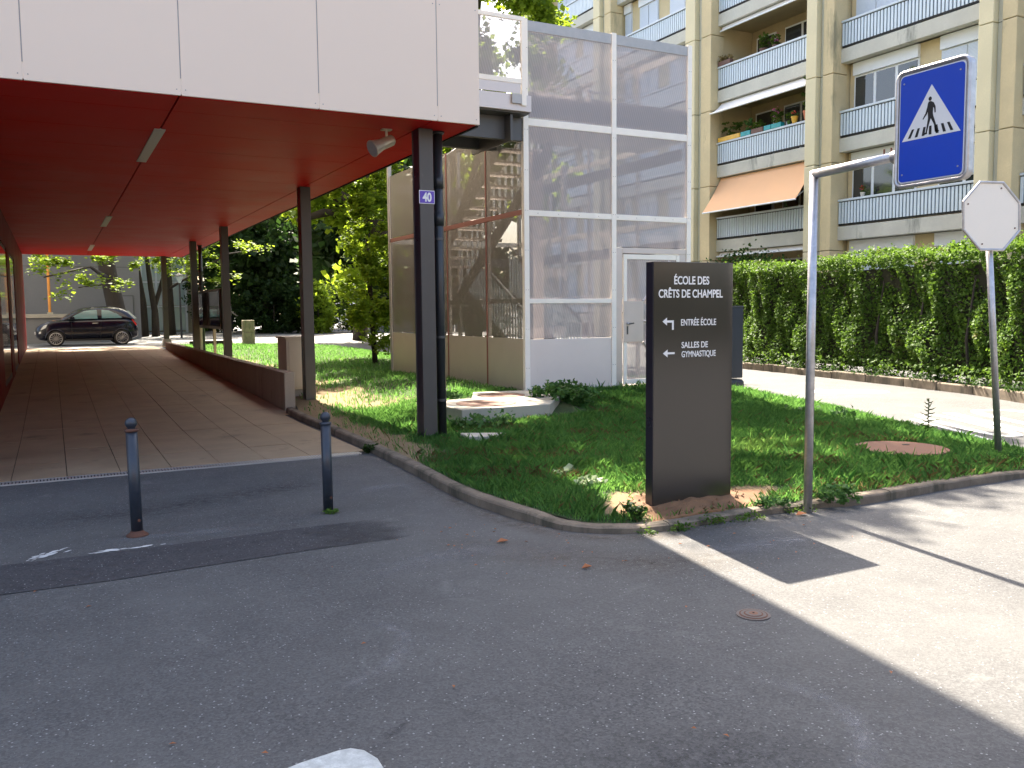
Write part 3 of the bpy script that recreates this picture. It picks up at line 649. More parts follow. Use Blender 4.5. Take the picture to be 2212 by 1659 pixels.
# soil mound
b = MB(); nr, na = 10, 40; cx_, cy_ = 4.4, 5.36
for i in range(nr):
    for k in range(na):
        a = 2*math.pi*k/na; f = i/(nr-1); rr = (1+.2*math.sin(3*a+1)+.12*math.sin(7*a)+.08*math.sin(13*a)); x = cx_+math.cos(a)*.72*rr*f; y = cy_+math.sin(a)*.42*rr*f; y = max(y, 5.16)
        b.v.append((x, y, lawn_z(x, y)+.045*(1-f)**.8-.02*f+.012*math.sin(x*31)*math.sin(y*37)*(1-f)+.012))
b.f = [(i*na+k, i*na+(k+1) % na, (i+1)*na+(k+1) % na, (i+1)*na+k) for i in range(nr-1) for k in range(na)]
tag(b.build('soil_patch', 'soil', smooth=True), 'bare brown soil round the foot of the direction sign', 'soil', kind='stuff')
b = MB()
for i in range(160):
    a = random.uniform(0, 6.28); f = random.random()**.5; x = cx_+math.cos(a)*.7*f; y = max(5.18, cy_+math.sin(a)*.42*f); r = random.uniform(.004, .014); z = lawn_z(x, y)+.045*(1-f)+.01
    b.add([(x-r, y, z), (x, y-r, z), (x+r, y, z), (x, y+r, z), (x, y, z+r), (x, y, z-r)], [(0, 1, 4), (1, 2, 4), (2, 3, 4), (3, 0, 4)])
tag(b.build('soil_crumbs', 'soil'), 'crumbs of earth scattered on the bare soil', 'soil', kind='stuff')

# ------------------------------------------------------------------ bollards
def bollard(x, y, h, lean, label, foot):
    t = thing('bollard', label, 'bollard', (x, y, 0), 'dark blue bollards on the asphalt'); t.rotation_euler = (R(lean[0]), R(lean[1]), 0)
    MB().lathe([(.041, 0), (.041, h-.1)], (0, 0, 0), 24).build('shaft', 'bollard_blue', t, True, True)
    MB().lathe([(.044, h-.105), (.048, h-.1), (.048, h-.088), (.041, h-.083)], (0, 0, 0), 24).build('collar', 'rust' if foot else 'bollard_blue', t, True, True)
    MB().lathe([(.03, h-.083)]+[(.042*math.cos(a), h-.042+.042*math.sin(a)) for a in [R(-55+14.5*k) for k in range(10)]]+[(.001, h)], (0, 0, 0), 24).build('ball_top', 'bollard_blue', t, True, True)
    if foot: MB().lathe([(.078, 0), (.076, .01), (.052, .025), (.043, .04)], (0, 0, 0), 24).build('foot_ring', 'rust', t, True, True)
    MB().tube([(0.015, -.043, .12), (0.015, -.037, .12)], .011, 8).build('bolt', 'rust', t, True)
    return t
bollard(.48, 6.87, .875, (0, -.6), 'rust collared dark blue bollard, the left one of the pair', True)
bollard(1.925, 6.93, .82, (0, -.4), 'dark blue bollard with weeds at its foot, nearer the kerb', False)

# ------------------------------------------------------------------ pedestrian crossing sign
ps = thing('crossing_sign', 'blue pedestrian crossing sign on a galvanised arm pole', 'sign', (5.24, 4.97, 0))
PX, PY = 5.24, 4.97
MB().tube([(PX, PY, -.02), (PX, PY, 2.66)], .034, 20).build('pole', 'galvanised', ps, smooth=True)
MB().tube([(PX, PY+.012, 2.64), (PX, PY-.77, 2.66)], .034, 20).build('arm', 'galvanised', ps, smooth=True)
sg = MB()
def rrect(y0, y1, z0, z1, r, n=6):
    out = []
    for cy, cz, a0 in ((y1-r, z1-r, 0), (y0+r, z1-r, 90), (y0+r, z0+r, 180), (y1-r, z0+r, 270)):
        for k in range(n+1): a = R(a0+90*k/n); out.append((cy+r*math.cos(a), cz+r*math.sin(a)))
    return out
def yz_plate(name, mt, x0, x1, poly, parent, bevel=0):
    n = len(poly); b = MB(); b.add([(x0, y, z) for y, z in poly]+[(x1, y, z) for y, z in poly], [tuple(range(n)), tuple(range(n, 2*n))[::-1]]+[(i, i+n, (i+1) % n+n, (i+1) % n) for i in range(n)])
    o = b.build(name, mt, parent, bevel=bevel); fix_normals(o); return o
SY0, SY1, SZ0, SZ1 = 3.655, 4.20, 2.43, 3.205
yz_plate('housing', 'galvanised', PX-.04, PX+.012, rrect(SY0, SY1, SZ0, SZ1, .055), ps, .008)
b = MB(); pr = rrect(SY0+.008, SY1-.008, SZ0+.008, SZ1-.008, .05); pts = [(PX-.045, y, z) for y, z in pr]; pts += [pts[0], pts[1]]
b.tube(pts, .014, 8, False); b.build('rim', 'galvanised', ps, smooth=True)
yz_plate('white_border', 'white_paint', PX-.048, PX-.041, rrect(SY0+.028, SY1-.028, SZ0+.028, SZ1-.028, .035), ps)
yz_plate('face', 'sign_blue', PX-.052, PX-.0485, rrect(SY0+.036, SY1-.036, SZ0+.036, SZ1-.036, .03), ps)
# sign-face coordinates: u to the viewer's right (towards -y), v up
def F(u, v): return (SY1-.036-u*(SY1-SY0-.072), SZ0+.036+v*(SZ1-SZ0-.072))
yz_plate('triangle', 'white_paint', PX-.0535, PX-.0525, [F(.505, .865), F(.045, .385), F(.965, .385)], ps)
def ppoly(name, pl_): yz_plate(name, 'sign_black', PX-.0545, PX-.0538, [F(*p) for p in pl_], ps)
# walking figure
hd = [(.487+.026*math.cos(R(a)), .735+.02*math.sin(R(a))) for a in range(0, 360, 30)]
ppoly('figure_head', hd)
ppoly('figure_body', [(.47, .712), (.5, .712), (.545, .695), (.575, .655), (.58, .6), (.562, .598), (.553, .64), (.54, .655), (.535, .6), (.545, .57), (.585, .5), (.6, .44), (.64, .428), (.64, .418), (.575, .42), (.56, .49), (.505, .555), (.475, .495), (.45, .428), (.455, .415), (.4, .412), (.4, .422), (.43, .432), (.445, .49), (.462, .56), (.455, .62), (.445, .6), (.385, .555), (.375, .562), (.42, .61), (.445, .665), (.455, .7)])
for k in range(7):
    u = .165+k*.112+(.0 if k < 3 else -.0); q = (k-3)*.02; ppoly('crossing_stripe', [(u-.022, .405), (u+.022, .405), (u+.02-q, .485), (u-.018-q, .485)])
for u, v in ((.06, .93), (.94, .93), (.06, .07), (.94, .07)):
    y, z = F(u, v); MB().tube([(PX-.056, y, z), (PX-.05, y, z)], .006, 8).build('screw', 'galvanised', ps)
MB().tube([(PX, PY-.72, 2.655), (PX, PY-.79, 2.657)], .045, 16).build('arm_collar', 'galvanised', ps)
for dy in (.64, .7): MB().tube([(PX, PY-dy, 2.69), (PX, PY-dy, 2.725)], .007, 8).build('bolt', 'rust', ps)
# stop sign seen from behind
st = thing('stop_sign', 'back of an octagonal road sign on a slightly leaning pole at the lawn tip', 'sign', (8.72, 5.67, .05))
top = Vector((8.44, 5.67, 2.18)); bot = Vector((8.72, 5.67, .0)); MB().tube([bot, top+(top-bot)*.2], .033, 18).build('pole', 'galvanised', st, smooth=True)
c = Vector((8.385, 5.64, 2.515)); nrm = Vector((-math.sin(R(14)), -math.cos(R(14)), 0)); rx = Vector((math.cos(R(14)), -math.sin(R(14)), 0)); uz = Vector((-.06, 0, 1)).normalized()
def octo(rad, d0, d1, name, mt, bevel=0):
    v = []
    for d in (d0, d1):
        for k in range(8):
            a = R(22.5+45*k); v.append(c+rx*rad*math.cos(a)+uz*rad*math.sin(a)+nrm*d)
    o = MB().add(v, [tuple(range(8)), tuple(range(8, 16))[::-1]]+[(k, k+8, (k+1) % 8+8, (k+1) % 8) for k in range(8)]).build(name, mt, st, bevel=bevel); fix_normals(o)
octo(.355, .0, .022, 'plate', 'sign_back', .004)
v = [c+rx*.36*math.cos(R(22.5+45*k))+uz*.36*math.sin(R(22.5+45*k))+nrm*.022 for k in range(10)]
MB().tube(v, .014, 8, False).build('rim', 'galvanised', st)
for k in (1, 3, 5, 7):
    a = R(22.5+45*k); p = c+rx*.3*math.cos(a)+uz*.3*math.sin(a)+nrm*.022; MB().tube([p, p+nrm*.006], .008, 8).build('screw', 'rust', st)
# black barrier post
t = thing('barrier_post', 'black square barrier post at the edge of the drive behind the direction sign', 'post', (11.47, 12.8, 0))
box('shaft', 'black_post', (11.34, 11.62, 12.7, 12.98, .3, 1.64), t, .012); box('cap', 'black_post', (11.33, 11.63, 12.69, 12.99, 1.641, 1.665), t, .006)
b = MB(); q = [(.14, .42), (.18, .3), (.18, .02)]
b.box(11.30, 11.66, 12.66, 13.02, .0, .27); b.build('foot', 'black_post', t, bevel=.05, seg=1)
box('base_plate', 'galvanised', (11.25, 11.72, 12.6, 13.07, -.01, .015), t)
tag(box('concrete_edge', 'concrete', (10.9, 11.9, 12.35, 12.6, -.03, .04)), 'short pale concrete edging before the black barrier post', 'edging')

# manhole slab & covers
t = thing('manhole_slab', 'raised pale concrete slab with two round rusty covers by the stair tower', 'manhole slab', (5.3, 11, .3))
o = MB().prism([(4.59, 10.16), (5.9, 10.17), (6.62, 11.1), (6.62, 12.14), (5.75, 12.3), (5.35, 11.48), (4.6, 11.4)], .05, .36).build('slab', 'concrete_pale', t, bevel=.012); fix_normals(o)
for cx_, cy_, r in ((5.2, 10.7, .40), (5.9, 11.62, .34)):
    o = MB().lathe([(r, .355), (r, .366)], (cx_, cy_, 0), 36).build('cover', 'rust_cover', t)
    MB().lathe([(r+.018, .355), (r+.018, .3625)], (cx_, cy_, 0), 36).build('cover_frame', 'rust', t)
    for s in (-1, 1): MB().lathe([(.035, .364), (.035, .3675)], (cx_+s*r*.5, cy_-s*r*.3, 0), 12).build('lift_hole', 'joint_dark', o)
tag(MB().prism([(4.15, 9.03), (4.5, 8.84), (4.68, 9.08), (4.2, 9.35)], .05, .19).build('concrete_slab', 'concrete_pale', bevel=.01), 'small flat concrete slab sunk in the grass right of the nearest column', 'slab')
cv = thing('lawn_cover', 'large round rust brown cover lying in the grass by the blue sign pole', 'manhole cover', (7.75, 6.1, .1))
zc = max(lawn_z(7.75+dx, 6.1+dy) for dx in (-.4, 0, .4) for dy in (-.4, 0, .4))+.012; MB().lathe([(.46, .0), (.46, zc)], (7.75, 6.1, 0), 40).build('cover', 'rust_cover', cv, bevel=.006)
MB().lathe([(.04, zc), (.04, zc+.002)], (7.95, 6.2, 0), 12).build('lift_hole', 'joint_dark', cv)
t = thing('valve_cover', 'small round rusty valve cover set in the asphalt', 'valve cover', (3.215, 3.41, 0))
for i, (a, z, mt) in enumerate(((.088, .006, 'iron'), (.074, .008, 'rust'), (.066, .0095, 'iron'), (.05, .011, 'rust'), (.042, .0125, 'iron'), (.024, .0135, 'rust_cover'), (.006, .015, 'joint_dark'))):
    MB().lathe([(a, -.01), (a, z)], (3.215, 3.41, 0), 32).build('ring', mt, t)
# white paint splashes
def splash(cx, cy, L_, W, ang, label, seed):
    rs = random.Random(seed); b = MB(); 
    for k in range(26):
        u = rs.gauss(0, .3)*L_; v = rs.gauss(0, .25)*W; r1 = rs.uniform(.012, .045); r2_ = r1*rs.uniform(.2, .5); n = 9; pts = []
        for i in range(n): a = 2*math.pi*i/n; q = rs.uniform(.6, 1.2); pts.append((u+r1*math.cos(a)*q, v+r2_*math.sin(a)*q))
        pts = [(cx+x*math.cos(ang)-y*math.sin(ang), cy+x*math.sin(ang)+y*math.cos(ang)) for x, y in pts]
        b.add([(x, y, .0045+k*.00005) for x, y in pts], [tuple(range(n))])
    tag(b.build('paint_splash', 'road_white'), label, 'paint mark', kind='stuff')
splash(-.13, 6.58, .26, .09, .7, 'white paint splash left of the rusty bollard', 3); splash(.36, 6.505, .42, .05, 0, 'long white paint splash in front of the rusty bollard', 5)
b = MB()
for i in range(9):
    a = random.uniform(-.5, .5)
def ribbon(name, pts, wd, label, mt='road_white', z=.0045):
    b = MB(); pts = [Vector(p) for p in pts]; n = len(pts)
    for i, p in enumerate(pts):
        d = (pts[min(i+1, n-1)]-pts[max(0, i-1)]).normalized(); q = Vector((-d.y, d.x))*wd/2
        b.v += [(p.x+q.x, p.y+q.y, z), (p.x-q.x, p.y-q.y, z)]
    b.f = [(2*i, 2*i+1, 2*i+3, 2*i+2) for i in range(n-1)]; o = b.build(name, mt); fix_normals(o)
    if label: tag(o, label, 'road marking', 'white markings painted on the drive')
    return o
def m_scuff(nm='scuff', c=(.3, .3, .31, 1)):
    t = NT(nm); t.b.inputs['Base Color'].default_value = c; t.b.inputs['Roughness'].default_value = .9
    uv = t.n('ShaderNodeUVMap'); 
    at = t.n('ShaderNodeAttribute', attribute_name='edge'); n = t.noise(14, 6, .75); n2 = t.noise(2.2, 3)
    a = t.n('ShaderNodeMath', operation='MULTIPLY'); t.l(at.outputs['Fac'], a.inputs[0]); t.l(t.ramp(n, [(.38, 0.), (.68, 1.)]), a.inputs[1])
    b = t.n('ShaderNodeMath', operation='MULTIPLY'); t.l(a.outputs[0], b.inputs[0]); t.l(t.ramp(n2, [(.3, .25), (.7, .85)]), b.inputs[1])
    t.l(b.outputs[0], t.b.inputs['Alpha']); M[nm] = t.m
m_scuff(); m_scuff('kerb_dirt', (.13, .095, .06, 1)); m_scuff('dark_stain', (.03, .03, .034, 1))
def scuff(pts, wd, label, mt='scuff', nm='scuff_mark', z=.003):
    b = MB(); pts = [Vector(p) for p in pts]; n = len(pts); W = [-1, -.5, 0, .5, 1]; col = []
    for i, p in enumerate(pts):
        d = (pts[min(i+1, n-1)]-pts[max(0, i-1)]).normalized(); q = Vector((-d.y, d.x))*wd/2; e = math.sin(math.pi*i/(n-1))**.7
        for w_ in W: b.v.append((p.x-q.x*w_, p.y-q.y*w_, z)); col.append((1-abs(w_))**1.0*e)
    b.f = [(5*i+k, 5*i+k+1, 5*i+k+6, 5*i+k+5) for i in range(n-1) for k in range(4)]; o = b.build(nm, mt); fix_normals(o)
    a = o.data.attributes.new('edge', 'FLOAT', 'POINT'); a.data.foreach_set('value', col); tag(o, label, 'tyre mark', kind='structure'); return o
scuff([(3.1, 9.4), (3.04, 8.2), (2.97, 7.1), (2.96, 6.4), (3.04, 5.8), (3.2, 5.3), (3.48, 5.05), (3.9, 4.94), (4.5, 4.95), (5.2, 4.93), (6.2, 4.84)], .34, 'brown dirt gathered along the kerb', 'kerb_dirt', 'kerb_dirt', .0055)
scuff([(2.2, 5.6), (2.6, 5.3), (2.9, 4.9), (3.4, 4.4), (4.2, 4.35)], .7, 'brownish dirt on the asphalt before the kerb bend', 'kerb_dirt', 'kerb_dirt', .002)
scuff([(-.6, 7.6), (.6, 7.7), (1.8, 8.1), (2.4, 8.2)], .8, 'dark worn band in front of the drain', 'dark_stain', 'dark_stain', .002)
scuff([(1.4, 2.6), (2.1, 2.3), (2.5, 2.3)], .6, 'dark worn patch of asphalt inside the tyre scuff', 'dark_stain', 'dark_stain', .002)
scuff([(.9, 2.95), (1.12, 3.12), (1.2, 3.2)], .07, 'small dark oil stain', 'dark_stain', 'dark_stain', .0025)
def arc(cx, cy, rx_, ry_, a0, a1, n=24): return [(cx+rx_*math.cos(R(a0+(a1-a0)*k/n)), cy+ry_*math.sin(R(a0+(a1-a0)*k/n))) for k in range(n+1)]
scuff([(.98, 3.55), (1.12, 3.62), (1.28, 3.7), (1.42, 3.86), (1.5, 4.05), (1.45, 4.2), (1.3, 4.3)], .12, 'pale curved tyre scuff on the asphalt')
scuff([(2.05, 1.95), (2.3, 1.98), (2.55, 2.1), (2.72, 2.3), (2.78, 2.5), (2.72, 2.7), (2.6, 2.85)], .14, 'pale round tyre scuff near the shade edge')
scuff([(2.2, 7.3), (2.5, 7.6), (2.8, 7.7), (3.0, 7.4)], .35, 'dusty patch near the kerb'); scuff([(.2, 6.75), (.5, 6.8), (.9, 6.72), (1.3, 6.76)], .3, 'dusty patch by the bollard')
scuff([(3.6, 4.6), (4.0, 4.45), (4.5, 4.4), (5.0, 4.5)], .3, 'dusty patch on the asphalt under the sign shadow')
scuff([(1.6, 5.0), (2.0, 5.2), (2.5, 5.3), (3.0, 4.9)], .35, 'dusty patch before the kerb bend')
def loop(cx, cy, a, b_, ang, n=40, z0=0, z1=360):
    out = []
    for k in range(n+1):
        t = R(z0+(z1-z0)*k/n); e = .6; x = a*math.copysign(abs(math.cos(t))**e, math.cos(t)); y = b_*math.copysign(abs(math.sin(t))**e, math.sin(t))
        out.append((cx+x*math.cos(ang)-y*math.sin(ang), cy+x*math.sin(ang)+y*math.cos(ang)))
    return out
ribbon('painted_ring', loop(11.02, 7.68, 1.1, .2, R(63)), .13, 'long narrow white ring painted on the drive beside the lawn tip')
ribbon('painted_bar', [(12.02, 8.65), (11.0, 6.7), (10.7, 6.1)], .17, 'straight white bar painted between the two rings on the drive')
ribbon('painted_ring', loop(12.35, 7.5, 1.15, .42, R(63)), .16, 'wider white ring painted on the drive behind the octagonal sign')
ribbon('painted_line', [(10.9, 8.42), (10.35, 7.28), (9.98, 6.61)], .09, 'thin white line painted on the drive along the grass edge')
b = MB(); q = loop(13.5, 11.85, .75, .32, R(-35)); b.add([(x, y, .0045) for x, y in q[:-1]], [tuple(range(len(q)-1))]); o = b.build('painted_oval', 'road_white'); fix_normals(o); tag(o, 'solid white oval painted on the sunlit drive', 'road marking', 'white markings painted on the drive')

# ------------------------------------------------------------------ hedge with kerb
HP = [(17.6, 24), (17.1, 20.5), (16.35, 17.84), (16.1, 16.1), (15.75, 14.3), (15.3, 12.03), (14.85, 10.2), (14.2, 8.8), (13.4, 7.3), (12.6, 6.0)]
hk = sempty('hedge_kerb')
for p, q in zip(HP, HP[1:]):
    p, q = Vector(p), Vector(q); d = (q-p); n_ = max(1, round(d.length/1.0)); u = d.normalized(); nr_ = Vector((-u.y, u.x))
    for k in range(n_):
        a = p+d*k/n_+u*.01; c_ = p+d*(k+1)/n_-u*.01; h = .17+random.uniform(-.02, .02); t_ = .16
        z = base(*a)
        o = MB().prism([(a.x, a.y), (c_.x, c_.y), (c_.x+nr_.x*t_, c_.y+nr_.y*t_), (a.x+nr_.x*t_, a.y+nr_.y*t_)], z-.05, z+h).build('kerb_stone', 'granite', hk, bevel=.02); fix_normals(o)
hedge = thing('hedge', 'tall dense clipped green hedge along the drive in front of the apartments', 'hedge', (16, 14, 0))
pts = []; nrs = []
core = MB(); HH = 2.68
for p, q in zip(HP, HP[1:]):
    p, q = Vector(p), Vector(q); d = q-p; u = d.normalized(); nr_ = Vector((-u.y, u.x)); Ln = d.length
    o1 = nr_*.75; o2 = nr_*1.7; zb = base(*p)
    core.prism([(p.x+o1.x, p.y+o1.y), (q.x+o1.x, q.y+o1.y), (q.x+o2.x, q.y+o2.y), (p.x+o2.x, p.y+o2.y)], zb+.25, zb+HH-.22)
    nleaf = int(Ln*4600)
    for k in range(nleaf):
        s = random.random()*Ln; top_ = random.random() < .27
        wav = .12*math.sin(s*2.1+p.y*3)+.08*math.sin(s*5.3+p.x)+.06*math.sin(s*11)
        if top_: off = random.uniform(.3, 1.9); z = HH+wav*.7+abs(random.gauss(0, .06)); 
        else:
            z = .1+(HH-.1)*random.random()**.85; off = .42+wav*.8+.1*math.sin(z*5+s*3)+abs(random.gauss(0, .11))-.12*math.sin(z*2.2)
            if z < .5 and random.random() < .35: off -= .22
            # ragged gaps
            if math.sin(s*3.1+p.x*5)*math.sin(z*4.3+s)*math.sin(s*7.7+z*2) > .42 and random.random() < .8: off += .35
        P_ = p+u*s+nr_*off; pts.append((P_.x, P_.y, z+zb)); nrs.append((0, 0, 1) if top_ else (-nr_.x*1.0, -nr_.y*1.0, .5))
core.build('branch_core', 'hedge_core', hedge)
pts = np.array(pts); nrs = np.array(nrs)
lv = leaf_verts(pts, .072, .1, nrs); link('leaves', tris_mesh('leaves', lv, 4), 'leaf_hedge', hedge)
for k in range(7):
    p = Vector(HP[2])+(Vector(HP[7])-Vector(HP[2]))*(k+.5)/7; MB().tube([(p.x+.85, p.y, .0), (p.x+.8, p.y+.05, 1.0), (p.x+.95, p.y, 2.2)], [.035, .03, .015], 6).build('stem', 'bark', hedge)
# ivy tumbling over the kerb
pts = []
for p, q in zip(HP[2:], HP[3:]):
    p, q = Vector(p), Vector(q); d = q-p; nr_ = Vector((-d.y, d.x)).normalized()
    for k in range(int(d.length*330)):
        s = random.random(); 
        if math.sin(s*9+p.y*2) < -.35: continue
        P_ = p+d*s+nr_*random.uniform(-.04, .6); pts.append((P_.x, P_.y, .16+abs(random.gauss(0, .07))))
tag(link('ground_ivy', tris_mesh('ground_ivy', leaf_verts(np.array(pts), .06, .7), 4), 'leaf_dark'), 'dark ivy creeping over the stones at the foot of the hedge', 'ivy', kind='stuff')

# ------------------------------------------------------------------ apartment building
apt = thing('apartment_building', 'cream apartment block with rows of pale slatted balconies and tall pillars', 'building', (26, 25, 0))
XF = 24.0
FL = [.95+2.957*k for k in range(0, 7)]       # underside of each slab band
def ab(name, mt, *a, bevel=0, parent=None): return box(name, mt, a, parent or apt, bevel)
ab('wall', 'cream_flank', XF+2.2, XF+12, 2, 46, 0, 21.5)
pill = [(27.85, 29.3), (21.65, 22.75), (15.3, 16.35), (9.2, 10.3), (34.9, 36.2), (41.5, 42.8)]
for (a, c_) in pill:
    w_ = c_-a
    for k in range(7):
        z0 = FL[k]-.35 if k else 0; z1 = (FL[k+1]-.35) if k < 6 else 21.6
        o = ab('pillar_fin', 'cream', XF-.42, XF+.5, a+w_*.42, c_, z0+.012, z1-.012, bevel=.02) if False else None
        ab('pillar_fin', 'cream', XF-.5, XF+.3, c_-w_*.42, c_, z0+.01, z1-.01, bevel=.02)
        ab('pillar_groove', 'cream_groove', XF-.28, XF+.3, a+w_*.42, c_-w_*.43, z0+.01, z1-.01)
        ab('pillar_fin', 'cream_flank', XF-.38, XF+.3, a, a+w_*.41, z0+.01, z1-.01, bevel=.02)
        ab('flank_wall', 'cream_flank', XF+.3, XF+2.2, a+.05, c_-.05, z0, z1)
slat_me = {}
nsl = [0]
def balcony(y0, y1, k, detail):
    zb = FL[k]; 
    ab('slab_band', 'band', XF-.02, XF+.3, y0, y1, zb, zb+.46, bevel=.01)
    ab('floor_slab', 'band', XF+.3, XF+2.2, y0, y1, zb+.12, zb+.4)
    r = ab('balcony_railing', 'handrail', XF-.06, XF+.06, y0+.02, y1-.02, zb+1.30, zb+1.37, bevel=.008)
    ab('bottom_rail', 'rail_dark', XF-.0, XF+.04, y0+.02, y1-.02, zb+.5, zb+.56, parent=r)
    ab('top_rail', 'rail_dark', XF-.0, XF+.04, y0+.02, y1-.02, zb+1.25, zb+1.297, parent=r)
    n = int((y1-y0-.04)/.128); st_ = (y1-y0-.04)/n
    if detail:
        key = 's'
        for i in range(n):
            y = y0+.02+(i+.5)*st_
            if key not in slat_me:
                b = MB().box(-.028, .012, -.041, .041, 0, .72); me = bpy.data.meshes.new('slat'); me.from_pydata(b.v, [], b.f); me.materials.append(M['slat']); slat_me[key] = me
            o = bpy.data.objects.new('slat', slat_me[key]); COL.objects.link(o); o.parent = r; o.location = Vector((XF-.0, y, zb+.55))-wloc(apt)
        nsl[0] += n
    else:
        b = MB()
        for i in range(n): y = y0+.02+(i+.5)*st_; b.box(XF-.028, XF+.012, y-.047, y+.047, zb+.55, zb+1.27)
        o = b.build('slats', 'slat', r); o['kind'] = 'stuff'
    ab('gap_shade_backing', 'rail_dark', XF+.05, XF+.06, y0+.02, y1-.02, zb+.5, zb+1.26, parent=r)  # black sheet standing in for the shade between the slats
def window(y0, y1, z0, z1, panes, shut=0., curtain=False):
    X = XF+.42
    f = ab('window', 'window_frame', X, X+.05, y0, y1, z0, z1)      # solid backing frame
    wd = (y1-y0)/panes
    for i in range(panes):
        a = y0+i*wd+.06; c_ = y0+(i+1)*wd-.06
        if shut < .99: ab('pane', 'window_glass', X-.012, X-.004, a, c_, z0+.06, z1-.06-(z1-z0)*shut, parent=f)
        if shut > 0: ab('roller_shutter', 'shutter_slats', X-.03, X-.014, a-.03, c_+.03, z1-.06-(z1-z0-.1)*shut, z1-.04, parent=f)
    if curtain: ab('curtain', 'curtain', X-.0035, X-.002, y0+wd*(panes-1)+.1, y1-.1, z0+.1, z1-.1, parent=f)
def win_bay(y0, y1, k, specs, detail):
    zb = FL[k]; balcony(y0, y1, k, detail); zt = FL[k+1] if k < 6 else 21.6
    ab('bay_wall', 'cream_flank', XF+.45, XF+.6, y0, y1, zb+.4, zt)
    for (a, c_, panes, shut) in specs:
        ab('shutter_box', 'window_frame', XF+.33, XF+.449, a, c_, zt-.42, zt-.02)
        window(a, c_, zb+.62, zt-.43, panes, shut)
def loggia(y0, y1, k, detail):
    zb = FL[k]; balcony(y0, y1, k, detail); zt = FL[k+1] if k < 6 else 21.6
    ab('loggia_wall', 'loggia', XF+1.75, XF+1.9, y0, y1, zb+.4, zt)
    f = ab('window', 'window_frame', XF+1.68, XF+1.74, y0+.5, y0+3.2, zb+.5, zt-.35)
    for i in range(3): ab('pane', 'window_glass', XF+1.66, XF+1.675, y0+.56+i*.9, y0+1.34+i*.9, zb+.56, zt-.42, parent=f)
    f = ab('window', 'window_frame', XF+1.68, XF+1.74, y0+3.7, y1-.35, zb+.5, zt-.35); ab('pane', 'window_glass', XF+1.66, XF+1.675, y0+3.78, y1-.43, zb+.56, zt-.42, parent=f)
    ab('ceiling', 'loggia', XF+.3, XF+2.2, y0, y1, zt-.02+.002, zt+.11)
for k in range(7):
    loggia(22.75, 27.85, k, 0 < k < 5)
for k in range(7):
    if k == 3: sp = [(16.4, 18.17, 2, 1.), (18.94, 21.45, 3, 1.)]
    elif k == 4: sp = [(16.4, 18.17, 2, 1.), (18.94, 21.45, 3, 1.)]
    elif k == 2: sp = [(16.4, 18.17, 2, 1.), (18.94, 21.45, 3, 0.)]
    elif k == 1: sp = [(16.4, 18.17, 2, .45), (18.94, 21.45, 3, 0.)]
    else: sp = [(16.4, 18.17, 2, .8), (18.94, 21.45, 3, .9)]
    win_bay(16.35, 21.65, k, sp, 0 < k < 4)
    win_bay(10.3, 15.3, k, [(12.9, 15.2, 2, [.6, .9, .3][k % 3]), (10.4, 12.3, 2, .5)], False)
    win_bay(29.3, 34.9, k, [(29.35, 31.5, 2, .85 if k == 4 else 1.), (32.3, 33.7, 2, 1.), (34.3, 34.85, 1, 1.)], k == 4)
    win_bay(36.2, 41.5, k, [(36.3, 38.5, 2, 1.), (39.2, 41.0, 2, .7)], False)
print('slat objects', nsl[0])
# awnings
def awning(k, reach, drop, mt, label):
    zt = FL[k+1]-.04; zt2 = zt; y0, y1 = 22.8, 27.75
    t = thing('awning', label, 'awning', (XF, 25, zt))
    b = MB(); n = 8
    for i in range(n+1):
        f = i/n; x = XF+.12-reach*f; z = zt-drop*f-.06*math.sin(math.pi*f); b.v += [(x, y0, z), (x, y1, z), (x+.01, y0, z-.012), (x+.01, y1, z-.012)]
    b.f = [(4*i, 4*i+1, 4*i+5, 4*i+4) for i in range(n)]+[(4*i+2, 4*i+6, 4*i+7, 4*i+3) for i in range(n)]
    b.build('cloth', mt, t, smooth=True)
    xf_ = XF+.12-reach; zf_ = zt-drop
    MB().tube([(xf_, y0, zf_-.02), (xf_, y1, zf_-.02)], .03, 8).build('front_bar', 'window_frame', t)
    for y in (y0+.1, y1-.1): MB().tube([(XF+.1, y, zt-.1-drop*.5), (xf_, y, zf_-.02)], .015, 6).build('arm', 'window_frame', t)
awning(1, .95, 1.4, 'awning_orange', 'orange awning let far down over the lowest visible loggia')
awning(2, .6, .45, 'awning_white', 'pale grey awning half rolled out over the loggia full of plants')
awning(3, .12, .16, 'awning_white', 'rolled up pale awning below the upper loggia slab')
awning(0, .2, .14, 'awning_white', 'rolled up pale awning just above the hedge')
# plants and pots on the balconies
def planter(y0, y1, z, mt, label, plant=None, h=.2, pm='leaf_tree', n=200, x=XF+.02, flowers=None):
    t = thing('planter_box', label, 'planter', (x, (y0+y1)/2, z))
    box('box', mt, (x-.09, x+.1, y0, y1, z, z+.17), t, .008)
    if plant: foliage('plant', [(x, (y0+y1)/2, z+.17+h/2, .1, (y1-y0)/2, h/2)], n, .1, pm, t, clump=.08, k=20)
    if flowers: foliage('blossoms', [(x-.05, (y0+y1)/2, z+.17+h*.8, .08, (y1-y0)/2.5, h*.4)], 25, .07, flowers, t, clump=.05, k=12)
def pot(y, z, r, mt, label, h=.3, n=120, pm='leaf_tree', x=XF+.0, flowers=None, cat='flower pot'):
    t = thing('flower_pot', label, cat, (x, y, z))
    MB().lathe([(r*.65, z), (r, z+r*1.7), (r*1.1, z+r*1.7), (r*1.1, z+r*2)], (x, y, 0), 14).build('pot', mt, t)
    if n: foliage('plant', [(x, y, z+r*2+h/2, r*1.3, r*1.3, h/2)], n, .09, pm, t, clump=.07, k=15)
    if flowers: foliage('blossoms', [(x-.03, y, z+r*2+h*.7, r, r, h*.35)], 18, .07, flowers, t, clump=.05, k=8)
